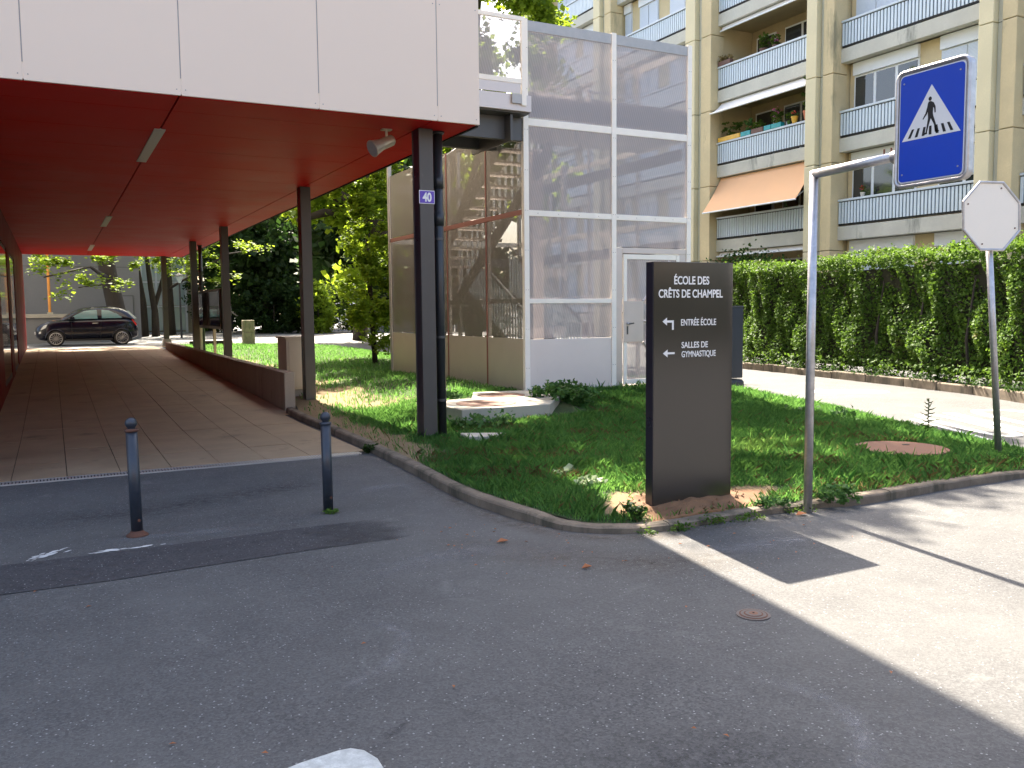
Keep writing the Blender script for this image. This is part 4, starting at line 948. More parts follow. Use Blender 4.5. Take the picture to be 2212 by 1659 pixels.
Z2 = FL[2]+1.372; Z3 = FL[3]+1.372; Z1 = FL[1]+1.372
planter(26.5, 27.75, Z2, 'pot_yellow', 'yellow planter box with tangled green plants at the loggia corner', True, .6, 'leaf_tree', 420)
planter(25.93, 26.45, Z2, 'pot_teal', 'teal planter box with spiky plant beside the yellow one', True, .45, 'leaf_weed', 130)
planter(25.25, 25.88, Z2, 'pot_brown', 'brown planter box between the teal boxes', True, .25, 'leaf_tree', 160)
planter(24.85, 25.2, Z2, 'pot_teal', 'empty looking small teal planter box right of the brown one', False)
planter(24.33, 24.82, Z2, 'pot_teal', 'teal planter box with pink flowers', True, .5, 'leaf_tree', 200, flowers='pink')
pot(26.2, Z2+.1, .13, 'pot_orange', 'terracotta pot standing behind the spiky plant', .3, 60, x=XF+.25)
pot(23.72, Z2, .12, 'pot_yellow', 'round yellow pot on the balcony rail', .22, 25, 'leaf_weed', flowers='red_flower')
pot(24.0, Z2, .07, 'leaf_weed', 'small green pot between pink flowers and yellow pot', .3, 60)
pot(23.1, Z2, .16, 'pot_orange', 'large terracotta pot with tall dark plant by the pillar', 1.3, 500, 'leaf_tree')
pot(22.93, Z3, .13, 'pot_orange', 'terracotta pot on the upper rail by the pillar', .12, 40)
planter(27.1, 27.8, Z3, 'pot_brown', 'brown planter with dry plants at the upper loggia corner', True, .2, 'dry_grass', 260)
pot(25.6, Z3-.1, .14, 'pot_brown', 'dark pot with tall feathery plant on the upper loggia', .6, 260, x=XF+.25)
pot(24.95, Z3-.1, .12, 'pot_brown', 'dark pot with rose bush on the upper loggia', .4, 160, x=XF+.25, flowers='pink')
pot(20.73, Z1, .075, 'pot_white', 'white pot with red flower before the window near the blue sign', .22, 30, x=XF+.1, flowers='red_flower')
t = thing('garden_shrub', 'dark shrub growing at the ground floor above the hedge top', 'shrub', (22.5, 24.2, 0)); foliage('leaves', [(22.3, 24.6, 2.6, .7, 2.6, 1.0)], 2600, .13, 'leaf_dark', t); MB().tube([(22.3, 24.6, 0), (22.3, 24.6, 2.4)], [.05, .03], 6).build('stem', 'bark', t)

# building added behind the camera to bounce sunlight on the fascia; also mirrored
ob = thing('added_bounce_building', 'long pale building added out of view behind the viewer to bounce light, mirrored in the sign', 'building', (0, -26, 0))
box('wall', 'facade_opposite', (-34, 30, -40, -26, -.2, 11), ob)
for k in range(3):
    for i in range(15): box('window', 'window_glass', (-32+i*4.1, -29.6+i*4.1, -25.99, -25.95, 1.1+k*3.1, 3.0+k*3.1), ob)
sh = thing('added_dark_hedge', 'dark hedge added out of view behind the viewer to darken the passage, mirrored low in the sign', 'hedge', (0, -19, 0))  # hedge added out of view so less bounced light reaches the passage
box('branch_core', 'hedge_core', (-30, 30, -20.2, -19, 0, 3.4), sh)
hp = np.stack([RNG.uniform(-30, 30, 26000), RNG.normal(-18.9, .12, 26000), RNG.uniform(0, 3.5, 26000)], 1)
link('leaves', tris_mesh('leaves', leaf_verts(hp, .22, .2), 4), 'leaf_dark', sh)
# ------------------------------------------------------------------ trees
def tree(name, label, cat, base_pt, trunk, blobs, n, size, lm='leaf_tree', limbs=(), group=None, clump=.55, k=80, shell=.5, flat=.35):
    t = thing(name, label, cat, base_pt, group)
    MB().tube([p[:3] for p in trunk], [p[3] for p in trunk], 12).build('trunk', 'bark', t, smooth=True)
    for l in limbs: MB().tube([p[:3] for p in l], [p[3] for p in l], 8).build('limb', 'bark', t, smooth=True)
    foliage('crown', blobs, n, size, lm, t, clump=clump, k=k, shell=shell, flat=flat); return t
# big leaning tree behind the stair tower: its crown shades the lawn
tree('leaning_tree', 'big leaning tree behind the stair tower with limbs reaching left', 'tree', (10.3, 24.5, .3),
     [(10.3, 24.6, .2, .5), (9.6, 24.3, 2.0, .38), (8.77, 24, 3.52, .34), (8.1, 24, 4.35, .3), (7.3, 24.2, 4.9, .24), (6.6, 24.5, 5.6, .18), (6, 25, 6.8, .1)],
     [(8.5, 23.5, 8.6, 3.2, 2.0, 1.6), (12.9, 25, 10.9, 1.8, 1.8, 1.7), (13.2, 25, 8.6, 1.7, 1.6, 1.7), (14.6, 26, 6.6, 1.3, 1.5, 1.5), (11.9, 25.5, 6.6, 1.8, 1.6, 1.7), (14.3, 25.5, 11.3, 1.0, 1.2, .9), (7.2, 25.5, 6.0, 1.7, 1.5, .9), (7.4, 24.6, 4.6, 1.2, .9, .6), (7.9, 24.6, 3.2, .7, .8, 1.0), (6.4, 25, 5.0, .7, .8, .35)], 34000, .2, 'leaf_maple',
     [[(8.5, 24, 3.9, .2), (7.6, 24.1, 4.3, .15), (6.76, 24, 4.35, .12), (6, 23.9, 4.1, .06)], [(9.4, 24.2, 2.6, .3), (10.5, 24, 5.5, .2), (11.8, 24.5, 8.5, .1)], [(8.1, 24, 4.35, .2), (8.4, 23.6, 6.5, .15), (8.8, 23.4, 9, .07)]], clump=.5, k=150)
tree('shade_tree', 'tall tree rising beside the stair tower whose crown shades the lawn', 'tree', (13.3, 28.3, .1),
     [(13.3, 28.3, 0, .32), (13.2, 28.2, 5, .26), (12.7, 27, 9.5, .2), (10.8, 22, 12.5, .12), (9.5, 18, 11.8, .07)],
     [(8.2, 17.0, 11.4, 2.6, 2.6, 1.5), (6.6, 15.6, 11.0, 1.5, 1.6, .9), (10.6, 16.8, 12.2, 1.8, 2.0, 1.3), (9.4, 14.4, 10.6, 1.1, .9, .6), (7.0, 20.2, 11.4, 1.3, 1.2, .8)], 9300, .2, 'leaf_tree',
     [[(10.8, 22, 12.5, .1), (8.5, 17.4, 11.2, .06), (6.6, 15.7, 11, .03)]], clump=.42, k=110)
# hornbeam column left of the cage
tree('leafy_column_tree', 'slim tree with bright layered leaves hanging just left of the stair tower', 'tree', (7.3, 21, .4),
     [(7.3, 21.5, .2, .07), (7.2, 21.6, 3, .06), (7.2, 21.4, 6, .04)],
     [(7.0, 21, 5.0, .95, .7, 1.0), (7.15, 21, 3.6, .6, .6, .9), (6.95, 20.9, 2.2, .8, .6, .9), (7.15, 21, 1.25, .65, .5, .75), (7.5, 21.6, 3, .6, .5, 2.4), (6.5, 20.9, 4.4, .5, .5, .5)], 15000, .12, 'leaf_maple', clump=.22, k=110, flat=.9)
# maple at the passage end, bright boughs left and right
tree('maple_tree', 'thick leaning maple trunk behind the parked car with bright spreading boughs', 'tree', (3.4, 43, .5),
     [(2.75, 43, .3, .46), (2.58, 43, 1.8, .38), (2.35, 43, 3.2, .36), (2.15, 43, 4.6, .36), (2.0, 43, 7, .3)],
     [(.6, 39.5, 3.95, 2.2, 1.2, .3), (.1, 38.6, 3.3, .75, .6, .16), (.9, 38.8, 2.95, 1.0, .6, .2), (.3, 38.5, 2.4, .5, .4, .12), (2.2, 39, 2.9, .7, .6, .25), (3, 39, 3.9, 1.5, .8, .4), (2.2, 42.5, 8, 5, 4, 2), (.1, 37.6, 9.4, 1.6, 2.2, 1.9)], 21000, .17, 'leaf_maple',
     [[(2.3, 43, 3.2, .13), (1.5, 40.5, 3.6, .05), (-.2, 39, 3.1, .03)], [(2.4, 43, 3.0, .08), (2.2, 40.2, 2.9, .04), (1.0, 39, 2.7, .02)]], clump=.3, k=220, flat=1.2)
tree('forked_tree', 'forked twin trunk tree between the parked car and the glass annex', 'tree', (5.4, 50, .5),
     [(4.85, 50, .3, .22), (4.85, 50, 1.8, .17), (4.7, 50, 3.0, .14), (4.5, 50, 5.5, .1)],
     [(5.5, 49, 4.6, 1.8, 1.5, .9), (5.3, 49.5, 7.5, 3, 2.5, 1.8)], 4200, .17, 'leaf_maple', [[(4.35, 50.2, .3, .2), (4.32, 50.2, 2.2, .16), (4.05, 50.2, 4.5, .12), (3.9, 50, 6, .1)], [(4.85, 50, 2.0, .12), (5.35, 50, 3.6, .1), (5.5, 50, 5.5, .06)]], clump=.35, k=120, flat=.9)
tree('slim_tree', 'slim dark tree behind the farthest column beside the lamp post', 'tree', (5.8, 52, .5),
     [(5.85, 52, .3, .26), (5.8, 52, 3, .22), (5.75, 52, 7, .14)], [(6.9, 48, 4.9, 1.5, 1.4, .6), (8.3, 44.5, 4.85, 1.0, .8, .3), (6.9, 45.5, 3.6, 1.0, .9, .5), (9.2, 43.5, 4.75, .45, .5, .12), (7.9, 44, 3.4, .3, .4, .15), (7, 50, 7.6, 2.5, 2.5, 1.5)], 5200, .17, 'leaf_maple',
     [[(5.8, 52, 3, .08), (8, 46, 4.6, .04), (9.4, 43.6, 4.75, .02)]], clump=.28, k=150, flat=1.2)
# dark wood behind
wd = [('dark tree close behind the stair tower', 14.3, 34, 9, 3.0), ('dark tree between the stair tower and the wood', 12.2, 38, 10, 2.3), ('nearest dark tree of the wood behind the drive', 11.5, 54, 11, 3.6), ('dark tree over the stone post', 9.5, 62, 13, 4.2), ('tall dark tree in the middle of the wood', 14.5, 60, 13, 4.0), ('dark tree at the right of the wood', 20.5, 62, 13, 4.0),
      ('dark tree behind the lamp post', 5.5, 68, 14, 5), ('dark tree rising behind the hornbeam', 25, 70, 14, 5), ('pale tree between the second column and the tower', 17.6, 66, 13, 3.4), ('dark tree far behind the glass annex', -1, 74, 13, 5)]
for lb, x, y, h, r in wd:
    z = h*.56
    tree('dark_tree', lb, 'tree', (x, y, .5), [(x, y, .3, .35), (x+.3, y, h*.4, .25), (x, y, h*.8, .12)],
         [(x, y, z+1.5, r, r, h*.3), (x-r*.4, y-1.5, z-1.2, r*.7, r*.7, h*.2), (x+r*.4, y-1.2, z-2.4, r*.65, r*.6, h*.18)] + ([(x, y-1, 3, r*.85, r*.7, 2.6)] if 'nearest' in lb or 'stone post' in lb or 'middle' in lb else []),
         10500, .42, 'leaf_dark' if 'pale' not in lb else 'leaf_tree', [[(x, y, h*.35, .12), (x+1.5, y-1, h*.6, .05)], [(x, y, h*.4, .1), (x-1.7, y-.5, h*.65, .05)]], 'dark trees in the wood beyond the drive', clump=.8, k=160)
for lb, x, y, rx_, rz_, lm in (('dark bush under the wood left of the second column', 11.2, 50.5, 2.3, 1.6, 'leaf_dark'), ('rounded dark bush right of the stone post', 13.0, 50, 1.6, 1.7, 'leaf_dark'), ('bright green bush just left of the second column', 13.2, 48.5, .9, 1.5, 'leaf_maple'),
                              ('reddish green bush between the second column and the fence', 15.6, 50, 1.6, 1.5, 'leaf_tree'), ('bright bush behind the lamp post', 7.6, 60, 1.6, .9, 'leaf_maple'), ('clipped bush left of the grey fence', 16.9, 48, 1.0, 1.3, 'leaf_hedge'), ('tall dark bush at the far end of the wood', 9.0, 56, 2.0, 2.4, 'leaf_dark'), ('dark hedge bush behind the grey fence', 19.5, 52.5, 2.6, 2.0, 'leaf_dark')):
    t = thing('bush', lb, 'bush', (x, y, .5)); foliage('leaves', [(x, y, .5+rz_*.95, rx_, 1.1, rz_)], 3200, .2, lm, t, clump=.35, k=90, shell=.4)
    MB().tube([(x, y, .3), (x, y, rz_*1.3)], [.06, .03], 6).build('stem', 'bark', t)
t = thing('grey_fence', 'grey glazed fence panels at the bend of the sunlit drive', 'fence', (17.5, 47, .5))
for i in range(7):
    x = 15.4+i*.95; box('fence_panel', 'fence_grey', (x, x+.9, 46.4-i*.25, 46.45-i*.25, .45, 1.85), t); box('fence_post', 'frame_grey', (x-.045, x-.005, 46.38-i*.25, 46.47-i*.25, .4, 1.9), t)
# ------------------------------------------------------------------ back buildings
gb = thing('grey_building', 'plain grey rendered building at the far end of the passage', 'building', (0, 48, 0))
box('wall', 'grey_wall', (-14, 3.9, 47, 60, 0, 11), gb); box('door', 'frame_dark', (2.6, 3.6, 46.96, 46.998, 1.5, 2.55), gb); box('door_leaf', 'grey_wall', (2.64, 3.56, 46.93, 46.959, 1.5, 2.5), gb)
box('wall_joint', 'frame_dark', (-14, 3.9, 46.985, 46.999, 3.9, 3.93), gb)
rw = thing('retaining_wall', 'low concrete retaining wall behind the parked car', 'wall', (-4, 42.5, 0)); box('coping', 'concrete', (-14, 1.9, 42.0, 42.5, 1.5, 1.66), rw, .01); box('face', 'grey_wall', (-14, 1.85, 42.1, 42.45, 0, 1.499), rw)
t = thing('orange_pole', 'thin orange pole in front of the grey building', 'pole', (-.07, 42.2, 1.66)); MB().tube([(-.07, 42.2, 1.6), (-.05, 42.2, 5.5)], .055, 8).build('shaft', 'orange_pole', t); box('foot', 'concrete_pale', (-.17, .05, 42.1, 42.3, 1.66, 1.74), t)
ga = thing('glass_annex', 'bright white glazed annex behind the forked tree', 'building', (5, 58, 0))
box('wall', 'concrete_pale', (3.9, 8.2, 58.3, 63, 0, 6), ga)
for i in range(5):
    x = 4.0+i*.85; f = box('mullion', 'window_frame', (x, x+.12, 57.9, 58.2, .4, 5.2), ga)
    if i < 4:
        for z0, z1 in ((.6, 2.0), (2.15, 3.5), (3.65, 5.0)): box('pane', 'pale_glass', (x+.13, x+.84, 58.0, 58.05, z0, z1), f)
for z in (.4, 2.02, 3.52, 5.02): box('transom', 'window_frame', (4.13, 7.5, 57.95, 58.1, z, z+.1), ga)
wh = thing('white_house', 'white gabled house glimpsed between the trees', 'building', (31, 88, 0))
b = MB(); b.add([(28, 88, 0), (34, 88, 0), (34, 96, 0), (28, 96, 0), (28, 88, 11), (34, 88, 5), (34, 96, 5), (28, 96, 11)], [(0, 1, 5, 4), (1, 2, 6, 5), (2, 3, 7, 6), (3, 0, 4, 7), (4, 5, 6, 7)]); b.build('wall', 'white_paint', wh)
# street lamp, stone post
t = thing('street_lamp', 'dark lamp post with glass lantern beyond the farthest column', 'street lamp', (5.52, 45, .5))
MB().tube([(5.52, 45, .4), (5.52, 45, 3.1)], [.055, .04], 10).build('post', 'pipe_dark', t); MB().lathe([(.06, 3.1), (.2, 3.4), (.22, 3.42)], (5.52, 45, 0), 12).build('lantern', 'pale_glass', t); MB().lathe([(.25, 3.42), (.24, 3.46), (.03, 3.58)], (5.52, 45, 0), 12).build('lantern_roof', 'pipe_dark', t)
t = thing('stone_post', 'weathered square stone post beside the sunlit drive', 'post', (6.4, 33.2, .5))
box('block', 'stone', (6.2, 6.6, 33, 33.4, .4, .92), t, .02); box('block', 'stone', (6.2, 6.6, 33, 33.4, .926, 1.36), t, .02)
tag(box('timber_edging', 'bark', (4.4, 5.9, 33.6, 33.75, .4, .62)), 'dark low edging behind the information board legs', 'edging')

# ------------------------------------------------------------------ parked car (local: front towards -x, origin on ground under rear-left)
car = thing('parked_car', 'small black rounded hatchback parked across the passage end', 'car', (1.24, 38.2, .43))
car.rotation_euler = (0, 0, R(2))
CL = 3.6; H2 = 1.79
# stations from the nose: x, bottom, hood/top of lower body (belt), half width low, half width belt
st_ = [(-1.84, .42, .62, .45, .42), (-1.8, .3, .72, .62, .56), (-1.68, .22, .8, .74, .68), (-1.5, .2, .9, .8, .74), (-1.2, .2, .97, .82, .76), (-.9, .2, 1.0, .83, .78), (-.6, .2, .985, .83, .78), (0, .2, 1.0, .83, .78), (.5, .2, 1.01, .83, .78), (1.0, .2, 1.02, .83, .78), (1.35, .22, 1.02, .82, .76), (1.6, .25, .98, .78, .72), (1.72, .3, .86, .7, .62), (1.76, .4, .66, .6, .52)]
nA = []; vs = []
for x, zb, zt, wl, wt in st_:
    zm = zb+(zt-zb)*.45
    half = [(wl*.8, zb), (wl*.97, zb+.06), (wl, zm), (wl*.985, zb+(zt-zb)*.75), (wt, zt-.03), (wt*.92, zt), (0, zt+.035)]
    ring = [(x, -a, z) for a, z in half]+[(x, a, z) for a, z in half[-2::-1]]
    vs += ring; nA.append(len(ring))
n = nA[0]; fs = []
for i in range(len(st_)-1):
    for k in range(n): a = i*n+k; c_ = i*n+(k+1) % n; fs.append((a, c_, c_+n, a+n))
fs.append(tuple(range(n))); fs.append(tuple(range((len(st_)-1)*n, len(st_)*n))[::-1])
b = MB(); b.v = vs; b.f = fs; body = b.build('body', 'car_paint', car, True, True); fix_normals(body)
sd = body.modifiers.new('s', 'SUBSURF'); sd.levels = 1; sd.render_levels = 2
# cabin: x, roof z, half width
cab = [(-1.02, .97, .7), (-.8, 1.13, .68), (-.52, 1.33, .63), (-.2, 1.45, .6), (.2, 1.5, .59), (.7, 1.5, .585), (1.1, 1.45, .57), (1.38, 1.36, .56), (1.55, 1.17, .6), (1.68, .94, .66)]
vs = []
for x, z, wt in cab:
    half = [(.77, .96), (.76-(.76-wt)*.2, .96+(z-.96)*.3), (.76-(.76-wt)*.85, .96+(z-.96)*.85), (wt*.8, z), (0, z+.02)]
    vs += [(x, -a, q) for a, q in half]+[(x, a, q) for a, q in half[-2::-1]]
n = 9; fs = [(i*n+k, i*n+(k+1) % n, (i+1)*n+(k+1) % n, (i+1)*n+k) for i in range(len(cab)-1) for k in range(n)]+[tuple(range(n)), tuple(range((len(cab)-1)*n, len(cab)*n))[::-1]]
b = MB(); b.v = vs; b.f = fs; rf = b.build('roof', 'car_paint', car, True, True); fix_normals(rf); sd = rf.modifiers.new('s', 'SUBSURF'); sd.levels = 1; sd.render_levels = 2
def side_plate(name, mt, poly, y, parent, th=.012, lean=.3):
    for s in (-1, 1):
        n = len(poly); b = MB()
        f = lambda z: s*(y-(max(0, z-.98))*lean)
        b.add([(x, f(z), z) for x, z in poly]+[(x, f(z)-s*th, z) for x, z in poly], [tuple(range(n)), tuple(range(n, 2*n))[::-1]]+[(i, (i+1) % n, (i+1) % n+n, i+n) for i in range(n)])
        o = b.build(name, mt, parent, True); fix_normals(o)
side_plate('side_window', 'car_glass', [(-.72, 1.03), (-.4, 1.22), (-.15, 1.33), (.1, 1.37), (.28, 1.375), (.3, 1.03)], .785, car)
side_plate('rear_side_window', 'car_glass', [(.44, 1.05), (.45, 1.375), (.7, 1.35), (1.0, 1.22), (1.18, 1.07), (1.1, 1.05)], .785, car)
side_plate('rear_screen_edge', 'pale_glass', [(1.34, 1.33), (1.42, 1.33), (1.7, 1.04), (1.6, 1.02)], .68, car, lean=.2)
side_plate('door_line', 'tyre', [(-.62, .28), (-.62, .96), (-.605, .96), (-.605, .28)], .838, car, lean=0); side_plate('door_line', 'tyre', [(.36, .28), (.4, .96), (.415, .96), (.375, .28)], .838, car, lean=0)
side_plate('door_handle', 'chrome', [(.1, .84), (.1, .875), (.3, .885), (.3, .85)], .85, car, .03, lean=0)
side_plate('taillight', 'taillight', [(1.5, .98), (1.56, 1.0), (1.7, .8), (1.66, .74)], .74, car, .06, 0); side_plate('headlight', 'headlight', [(-1.68, .62), (-1.55, .8), (-1.42, .85), (-1.5, .7)], .78, car, .07, 0)
side_plate('fog_lamp', 'headlight', [(-1.74, .48), (-1.62, .5), (-1.62, .58), (-1.72, .56)], .73, car, .06, 0)
side_plate('mirror', 'car_paint', [(-.7, 1.0), (-.66, 1.1), (-.52, 1.12), (-.5, 1.0)], .95, car, .14, 0)
side_plate('sill', 'tyre', [(-.85, .2), (-.85, .27), (.8, .27), (.8, .2)], .842, car, .05, 0)
for x in (-1.17, 1.13):
    for s in (-1, 1):
        wh_ = MB().tube([(x, s*.66, .29), (x, s*.69, .29), (x, s*.82, .29), (x, s*.845, .29)], [.27, .295, .295, .27], 28).build('wheel', 'tyre', car, True)
        MB().tube([(x, s*.83, .29), (x, s*.85, .29)], [.225, .225], 28).build('wheel_disc', 'sign_black', wh_, True)
        rm = MB(); ring_ = [(x+.215*math.cos(2*math.pi*k/24), s*.853, .29+.215*math.sin(2*math.pi*k/24)) for k in range(26)]; rm.tube(ring_, .016, 6, False)
        for k in range(14): a = 2*math.pi*k/14; rm.tube([(x+.04*math.cos(a), s*.856, .29+.04*math.sin(a)), (x+.21*math.cos(a+.1), s*.853, .29+.21*math.sin(a+.1))], .012, 4)
        rm.tube([(x, s*.85, .29), (x, s*.868, .29)], [.05, .04], 10); rm.build('rim', 'rim', wh_, True)
        arc = [(x+.335*math.cos(R(a)), s*.825, .3+.335*math.sin(R(a))) for a in range(-8, 190, 9)]; MB().tube(arc, .03, 6).build('wheel_arch', 'car_paint', car, True, True)
box('number_plate', 'white_paint', (-1.85, -1.835, -.25, .25, .45, .55), car, local=True); box('interior', 'interior', (-.6, 1.1, -.55, .55, .9, 1.12), car, local=True)

# ------------------------------------------------------------------ person walking, half hidden by the third column
def person(x, y, z, h, label, face):
    t = thing('person', label, 'person', (x, y, z)); t.rotation_euler = (0, 0, face)
    k = h/1.7
    J = {'pel': (0, 0, .93, .13, .1), 'waist': (0, 0, 1.08, .12, .09), 'chest': (0, .0, 1.28, .15, .11), 'neck': (0, 0, 1.44, .055, .055), 'head': (0, .02, 1.56, .08, .095), 'top': (0, .01, 1.66, .06, .07),
         'hl': (-.09, 0, .88, .09, .09), 'kl': (-.1, .16, .5, .06, .06), 'al': (-.1, .14, .1, .04, .04), 'tl': (-.1, .28, .04, .035, .03), 'hr': (.09, 0, .88, .09, .09), 'kr': (.1, -.06, .5, .06, .06), 'ar': (.1, -.3, .13, .04, .04), 'tr': (.1, -.2, .04, .035, .03),
         'sl': (-.18, 0, 1.38, .06, .06), 'el': (-.25, -.1, 1.12, .042, .042), 'wl': (-.25, -.02, .9, .03, .03), 'fl': (-.25, .02, .8, .03, .02), 'sr': (.18, 0, 1.38, .06, .06), 'er': (.27, .1, 1.13, .042, .042), 'wr': (.3, .28, 1.0, .03, .03), 'fr': (.3, .37, .97, .03, .02)}
    E_ = [('pel', 'waist'), ('waist', 'chest'), ('chest', 'neck'), ('neck', 'head'), ('head', 'top'), ('pel', 'hl'), ('hl', 'kl'), ('kl', 'al'), ('al', 'tl'), ('pel', 'hr'), ('hr', 'kr'), ('kr', 'ar'), ('ar', 'tr'), ('chest', 'sl'), ('sl', 'el'), ('el', 'wl'), ('wl', 'fl'), ('chest', 'sr'), ('sr', 'er'), ('er', 'wr'), ('wr', 'fr')]
    ks = list(J); me = bpy.data.meshes.new('body'); me.from_pydata([(J[q][0]*k, J[q][1]*k, J[q][2]*k) for q in ks], [(ks.index(a), ks.index(b)) for a, b in E_], [])
    o = bpy.data.objects.new('body', me); COL.objects.link(o); o.parent = t; me.materials.append(M['shirt'])
    md = o.modifiers.new('skin', 'SKIN')
    for i, q in enumerate(ks): me.skin_vertices[0].data[i].radius = (J[q][3]*k, J[q][4]*k)
    me.skin_vertices[0].data[0].use_root = True; s_ = o.modifiers.new('s', 'SUBSURF'); s_.levels = s_.render_levels = 2
    MB().lathe([(.085, 1.54), (.1, 1.6), (.09, 1.67), (.04, 1.71)], (0, -.015, 0), 12).build('hair', 'hair', t, True)
    for s in (-1, 1): MB().tube([(s*.09, 0, .95), (s*.1, .16 if s < 0 else -.06, .5), (s*.1, .14 if s < 0 else -.3, .12)], [.11, .08, .06], 10).build('trouser_leg', 'trousers', t, True)
    MB().tube([(0, 0, .86), (0, 0, 1.0)], [.17, .14], 12).build('trouser_top', 'trousers', t, True); MB().lathe([(.01, 0)]+[(.075*math.sin(R(a)), .085-.085*math.cos(R(a))) for a in range(30, 180, 30)]+[(.01, .17)], (0, .035, 1.5), 12).build('face', 'skin', t, True)
person(8.95, 51.5, .5, 1.68, 'person in a pale shirt and dark trousers walking behind the third column', R(-80))

# ------------------------------------------------------------------ grass, weeds, leaves
def blades(n, region, hmin, hmax, mt, name, label, wd=.006, dens=None, lean=.5, kind='stuff', cat='grass'):
    pts = []
    while len(pts) < n:
        m_ = n; X = RNG.uniform(region[0], region[1], m_); Y = RNG.uniform(region[2], region[3], m_)
        for x, y in zip(X, Y):
            if dens is None or dens(x, y) > random.random(): pts.append((x, y, lawn_z(x, y)))
    P_ = np.array(pts[:n]); N = n; a = RNG.uniform(0, 2*math.pi, N); d = np.stack([np.cos(a), np.sin(a), np.zeros(N)], 1); s = np.stack([-np.sin(a), np.cos(a), np.zeros(N)], 1)
    h = RNG.uniform(hmin, hmax, N)*RNG.uniform(.7, 1.1, N); ln = RNG.uniform(.1, lean, N)*h; w_ = (wd*RNG.uniform(.7, 1.3, N))[:, None]
    mid = P_+d*(ln*.35)[:, None]; mid[:, 2] += h*.6; tip = P_+d*ln[:, None]; tip[:, 2] += h
    P_[:, 2] -= .01
    V = np.stack([P_-s*w_, P_+s*w_, mid+s*w_*.7, tip, mid-s*w_*.7], 1)
    return tag(link(name, tris_mesh(name, V, 5), mt), label, cat, kind=kind)
def vn(x, y): return math.sin(x*2.3+1.3*math.sin(y*1.7))*math.sin(y*2.9+x)+.5*math.sin(x*6.1+y*4.3)
def inlawn(x, y): return pl(XL, y)+.02 < x < pl(XR, y)-.02 and y > 5.04
def dmain(x, y):
    if not inlawn(x, y): return 0
    if soil_r(x, y) < 1.05: return .012 if y > 5.22 else .3
    if (x-7.75)**2+(y-6.1)**2 < .22: return 0
    if 4.55 < x < 6.62 and 10.1 < y < 12.3 and not (x < 5.4 and y > 11.4): return 0
    if 6.62 < x < 9.9 and 12.15 < y < 18.5: return 0
    if 4.18 < x < 4.65 and 8.86 < y < 9.3: return 0
    d = max(.04, 1-1.0*bare(x, y))
    if y > 14: d *= .8
    return d*min(1, (12/(y+3))**.7)
blades(185000, (3.1, 11.6, 5.03, 13), .025, .075, 'grass_blade', 'grass', 'thick green grass on the lawn round the sign and columns', .0034, dmain, 1.0)
blades(14000, (3.15, 11.4, 4.9, 12.5), .06, .12, 'grass_blade', 'grass_tufts', 'taller darker tufts standing in the lawn', .0032, lambda x, y: dmain(x, y)*(1 if vn(x*1.7, y*2.1+2) > .55 else .0), 1.1)
blades(26000, (3.3, 11.3, 12, 34.5), .04, .1, 'grass_blade', 'far_grass', 'thinner grass on the far lawn behind the columns', .009, dmain, .7)
blades(1500, (3.1, 10, 4.9, 12), .09, .2, 'grass_blade', 'tall_grass', 'longer seeding grass blades scattered over the lawn', .0022, lambda x, y: dmain(x, y)*(1 if (6 < x < 9.6 and y > 10.6) or vn(x, y) > .6 else .12), .7)
blades(5200, (3.2, 8.5, 4.9, 11), .03, .1, 'dry_grass', 'dry_grass', 'pale dry straws along the kerb and in the lawn', .0016, lambda x, y: dmain(x, y)*(1 if y < 5.3 or (x < 3.6 and y > 8) or vn(x+3, y) > .85 else .12), 1.4)
def weed(x, y, z, r, h, n, size, label, mt='leaf_weed', name='weed'):
    t = tag(foliage(name, [(x, y, z+h*.5, r, r, h*.5)], n, size, mt, None, flat=.6, clump=r*.35, k=18), label, 'weed', kind='stuff')
weed(4.98, 5.08, 0.05, .13, .08, 260, .035, 'leafy weed on the kerb left of the blue sign pole')
weed(5.6, 5.03, .06, .18, .1, 380, .045, 'broad leafy weed on the kerb right of the blue sign pole')
tag(foliage('kerb_weeds', [(x, 5.02+.02*math.sin(x*9), .02, .07, .035, .03) for x in (3.7, 3.95, 4.05, 4.3, 4.45, 4.62, 4.75, 5.15, 5.3)], 700, .022, 'leaf_hedge', None, flat=.6, clump=.05, k=40), 'low creeping weeds along the kerb below the soil', 'weed', kind='stuff')
weed(1.93, 6.86, 0, .06, .03, 120, .025, 'tuft of weeds at the foot of the right bollard', 'leaf_hedge'); weed(4.75, 9.85, .12, .35, .18, 500, .06, 'bushy weeds in front of the concrete manhole slab', 'leaf_weed')
weed(6.45, 10.8, .3, .4, .24, 700, .08, 'broad leaved weeds right of the concrete manhole slab', 'leaf_weed'); weed(5.0, 11.75, .25, .28, .18, 350, .09, 'broad leaved weeds left of the farther cover', 'leaf_weed')
weed(4.02, 6.7, .14, .1, .06, 60, .07, 'pale leaved seedling in the middle of the lawn', 'leaf_pale'); weed(4.0, 6.2, .14, .12, .06, 60, .08, 'second pale seedling nearer the kerb', 'leaf_pale')
weed(3.18, 9.6, .0, .1, .1, 160, .05, 'dark weed growing against the kerb near the drain', 'leaf_dark'); weed(9.35, 8.7, .02, .45, .14, 600, .09, 'broad leaves at the grass edge by the drive', 'leaf_weed')
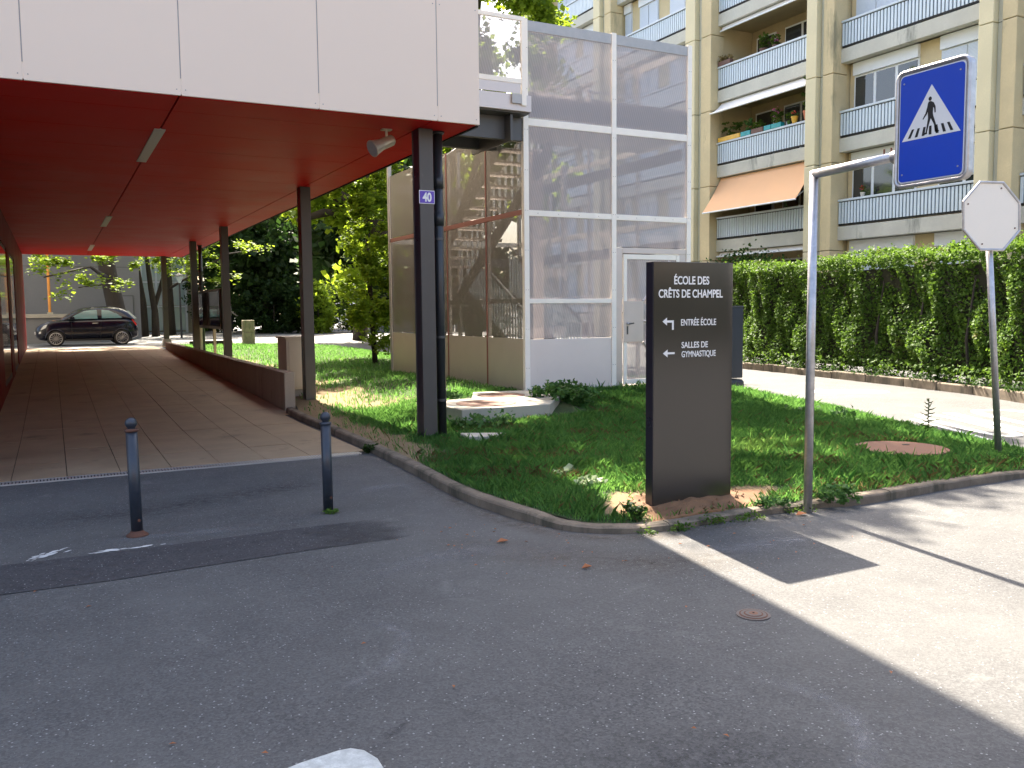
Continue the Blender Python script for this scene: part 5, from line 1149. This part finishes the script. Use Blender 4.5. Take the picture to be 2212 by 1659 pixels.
weed(3.8, 5.32, .1, .1, .06, 200, .035, 'bluish tuft near the rounded kerb corner', 'leaf_dark')
# thistle
t = thing('thistle', 'spiky thistle standing alone at the lawn edge before the drive', 'thistle', (9.5, 7.1, .03)); MB().tube([(9.5, 7.1, .0), (9.5, 7.1, .5)], [.008, .005], 6).build('stem', 'leaf_tree', t)
b = MB()
for i in range(26):
    z = .05+i*.017; a = i*2.4; r = .15*(1-.5*i/26)*random.uniform(.6, 1.1); e = (9.5+math.cos(a)*r, 7.1+math.sin(a)*r, z+.03)
    b.tube([(9.5, 7.1, z), (9.5+math.cos(a)*r*.5, 7.1+math.sin(a)*r*.5, z+.005), e], [.009, .007, .001], 4)
b.build('leaves', 'leaf_tree', t)
b = MB()
for i in range(75):
    u = random.random()
    if u < .5: x = random.uniform(2.3, 3.2); y = random.uniform(4.6, 6) 
    elif u < .75: x = random.uniform(3, 5); y = random.uniform(4.0, 4.75)
    else: x = random.uniform(-.5, 3.5); y = random.uniform(2, 6)
    r = random.uniform(.006, .017); a = random.uniform(0, 6.28); z = .008
    p = [(x+r*math.cos(a), y+r*math.sin(a), z), (x-r*.5*math.sin(a), y+r*.5*math.cos(a), z+.004), (x-r*math.cos(a), y-r*math.sin(a), z), (x+r*.5*math.sin(a), y-r*.5*math.cos(a), z+.006)]
    b.add(p, [(0, 1, 2, 3)])
tag(b.build('leaf_litter', 'dead_leaf'), 'small dry leaf scraps scattered on the asphalt', 'leaf litter', kind='stuff')
for x, y, r, lb in ((2.72, 5.36, .05, 'brown fallen leaf beside the white stained kerb'), (2.9, 4.55, .04, 'fallen leaf on the asphalt before the kerb bend'), (5.12, 4.92, .06, 'dry curled leaf at the foot of the blue sign pole')):
    b = MB(); b.add([(x-r, y, .01), (x, y-r*.5, .02), (x+r, y, .012), (x, y+r*.5, .03), (x, y, .006)], [(0, 1, 4), (1, 2, 4), (2, 3, 4), (3, 0, 4)]); tag(b.build('fallen_leaf', 'dead_leaf'), lb, 'leaf', 'fallen leaves on the asphalt')
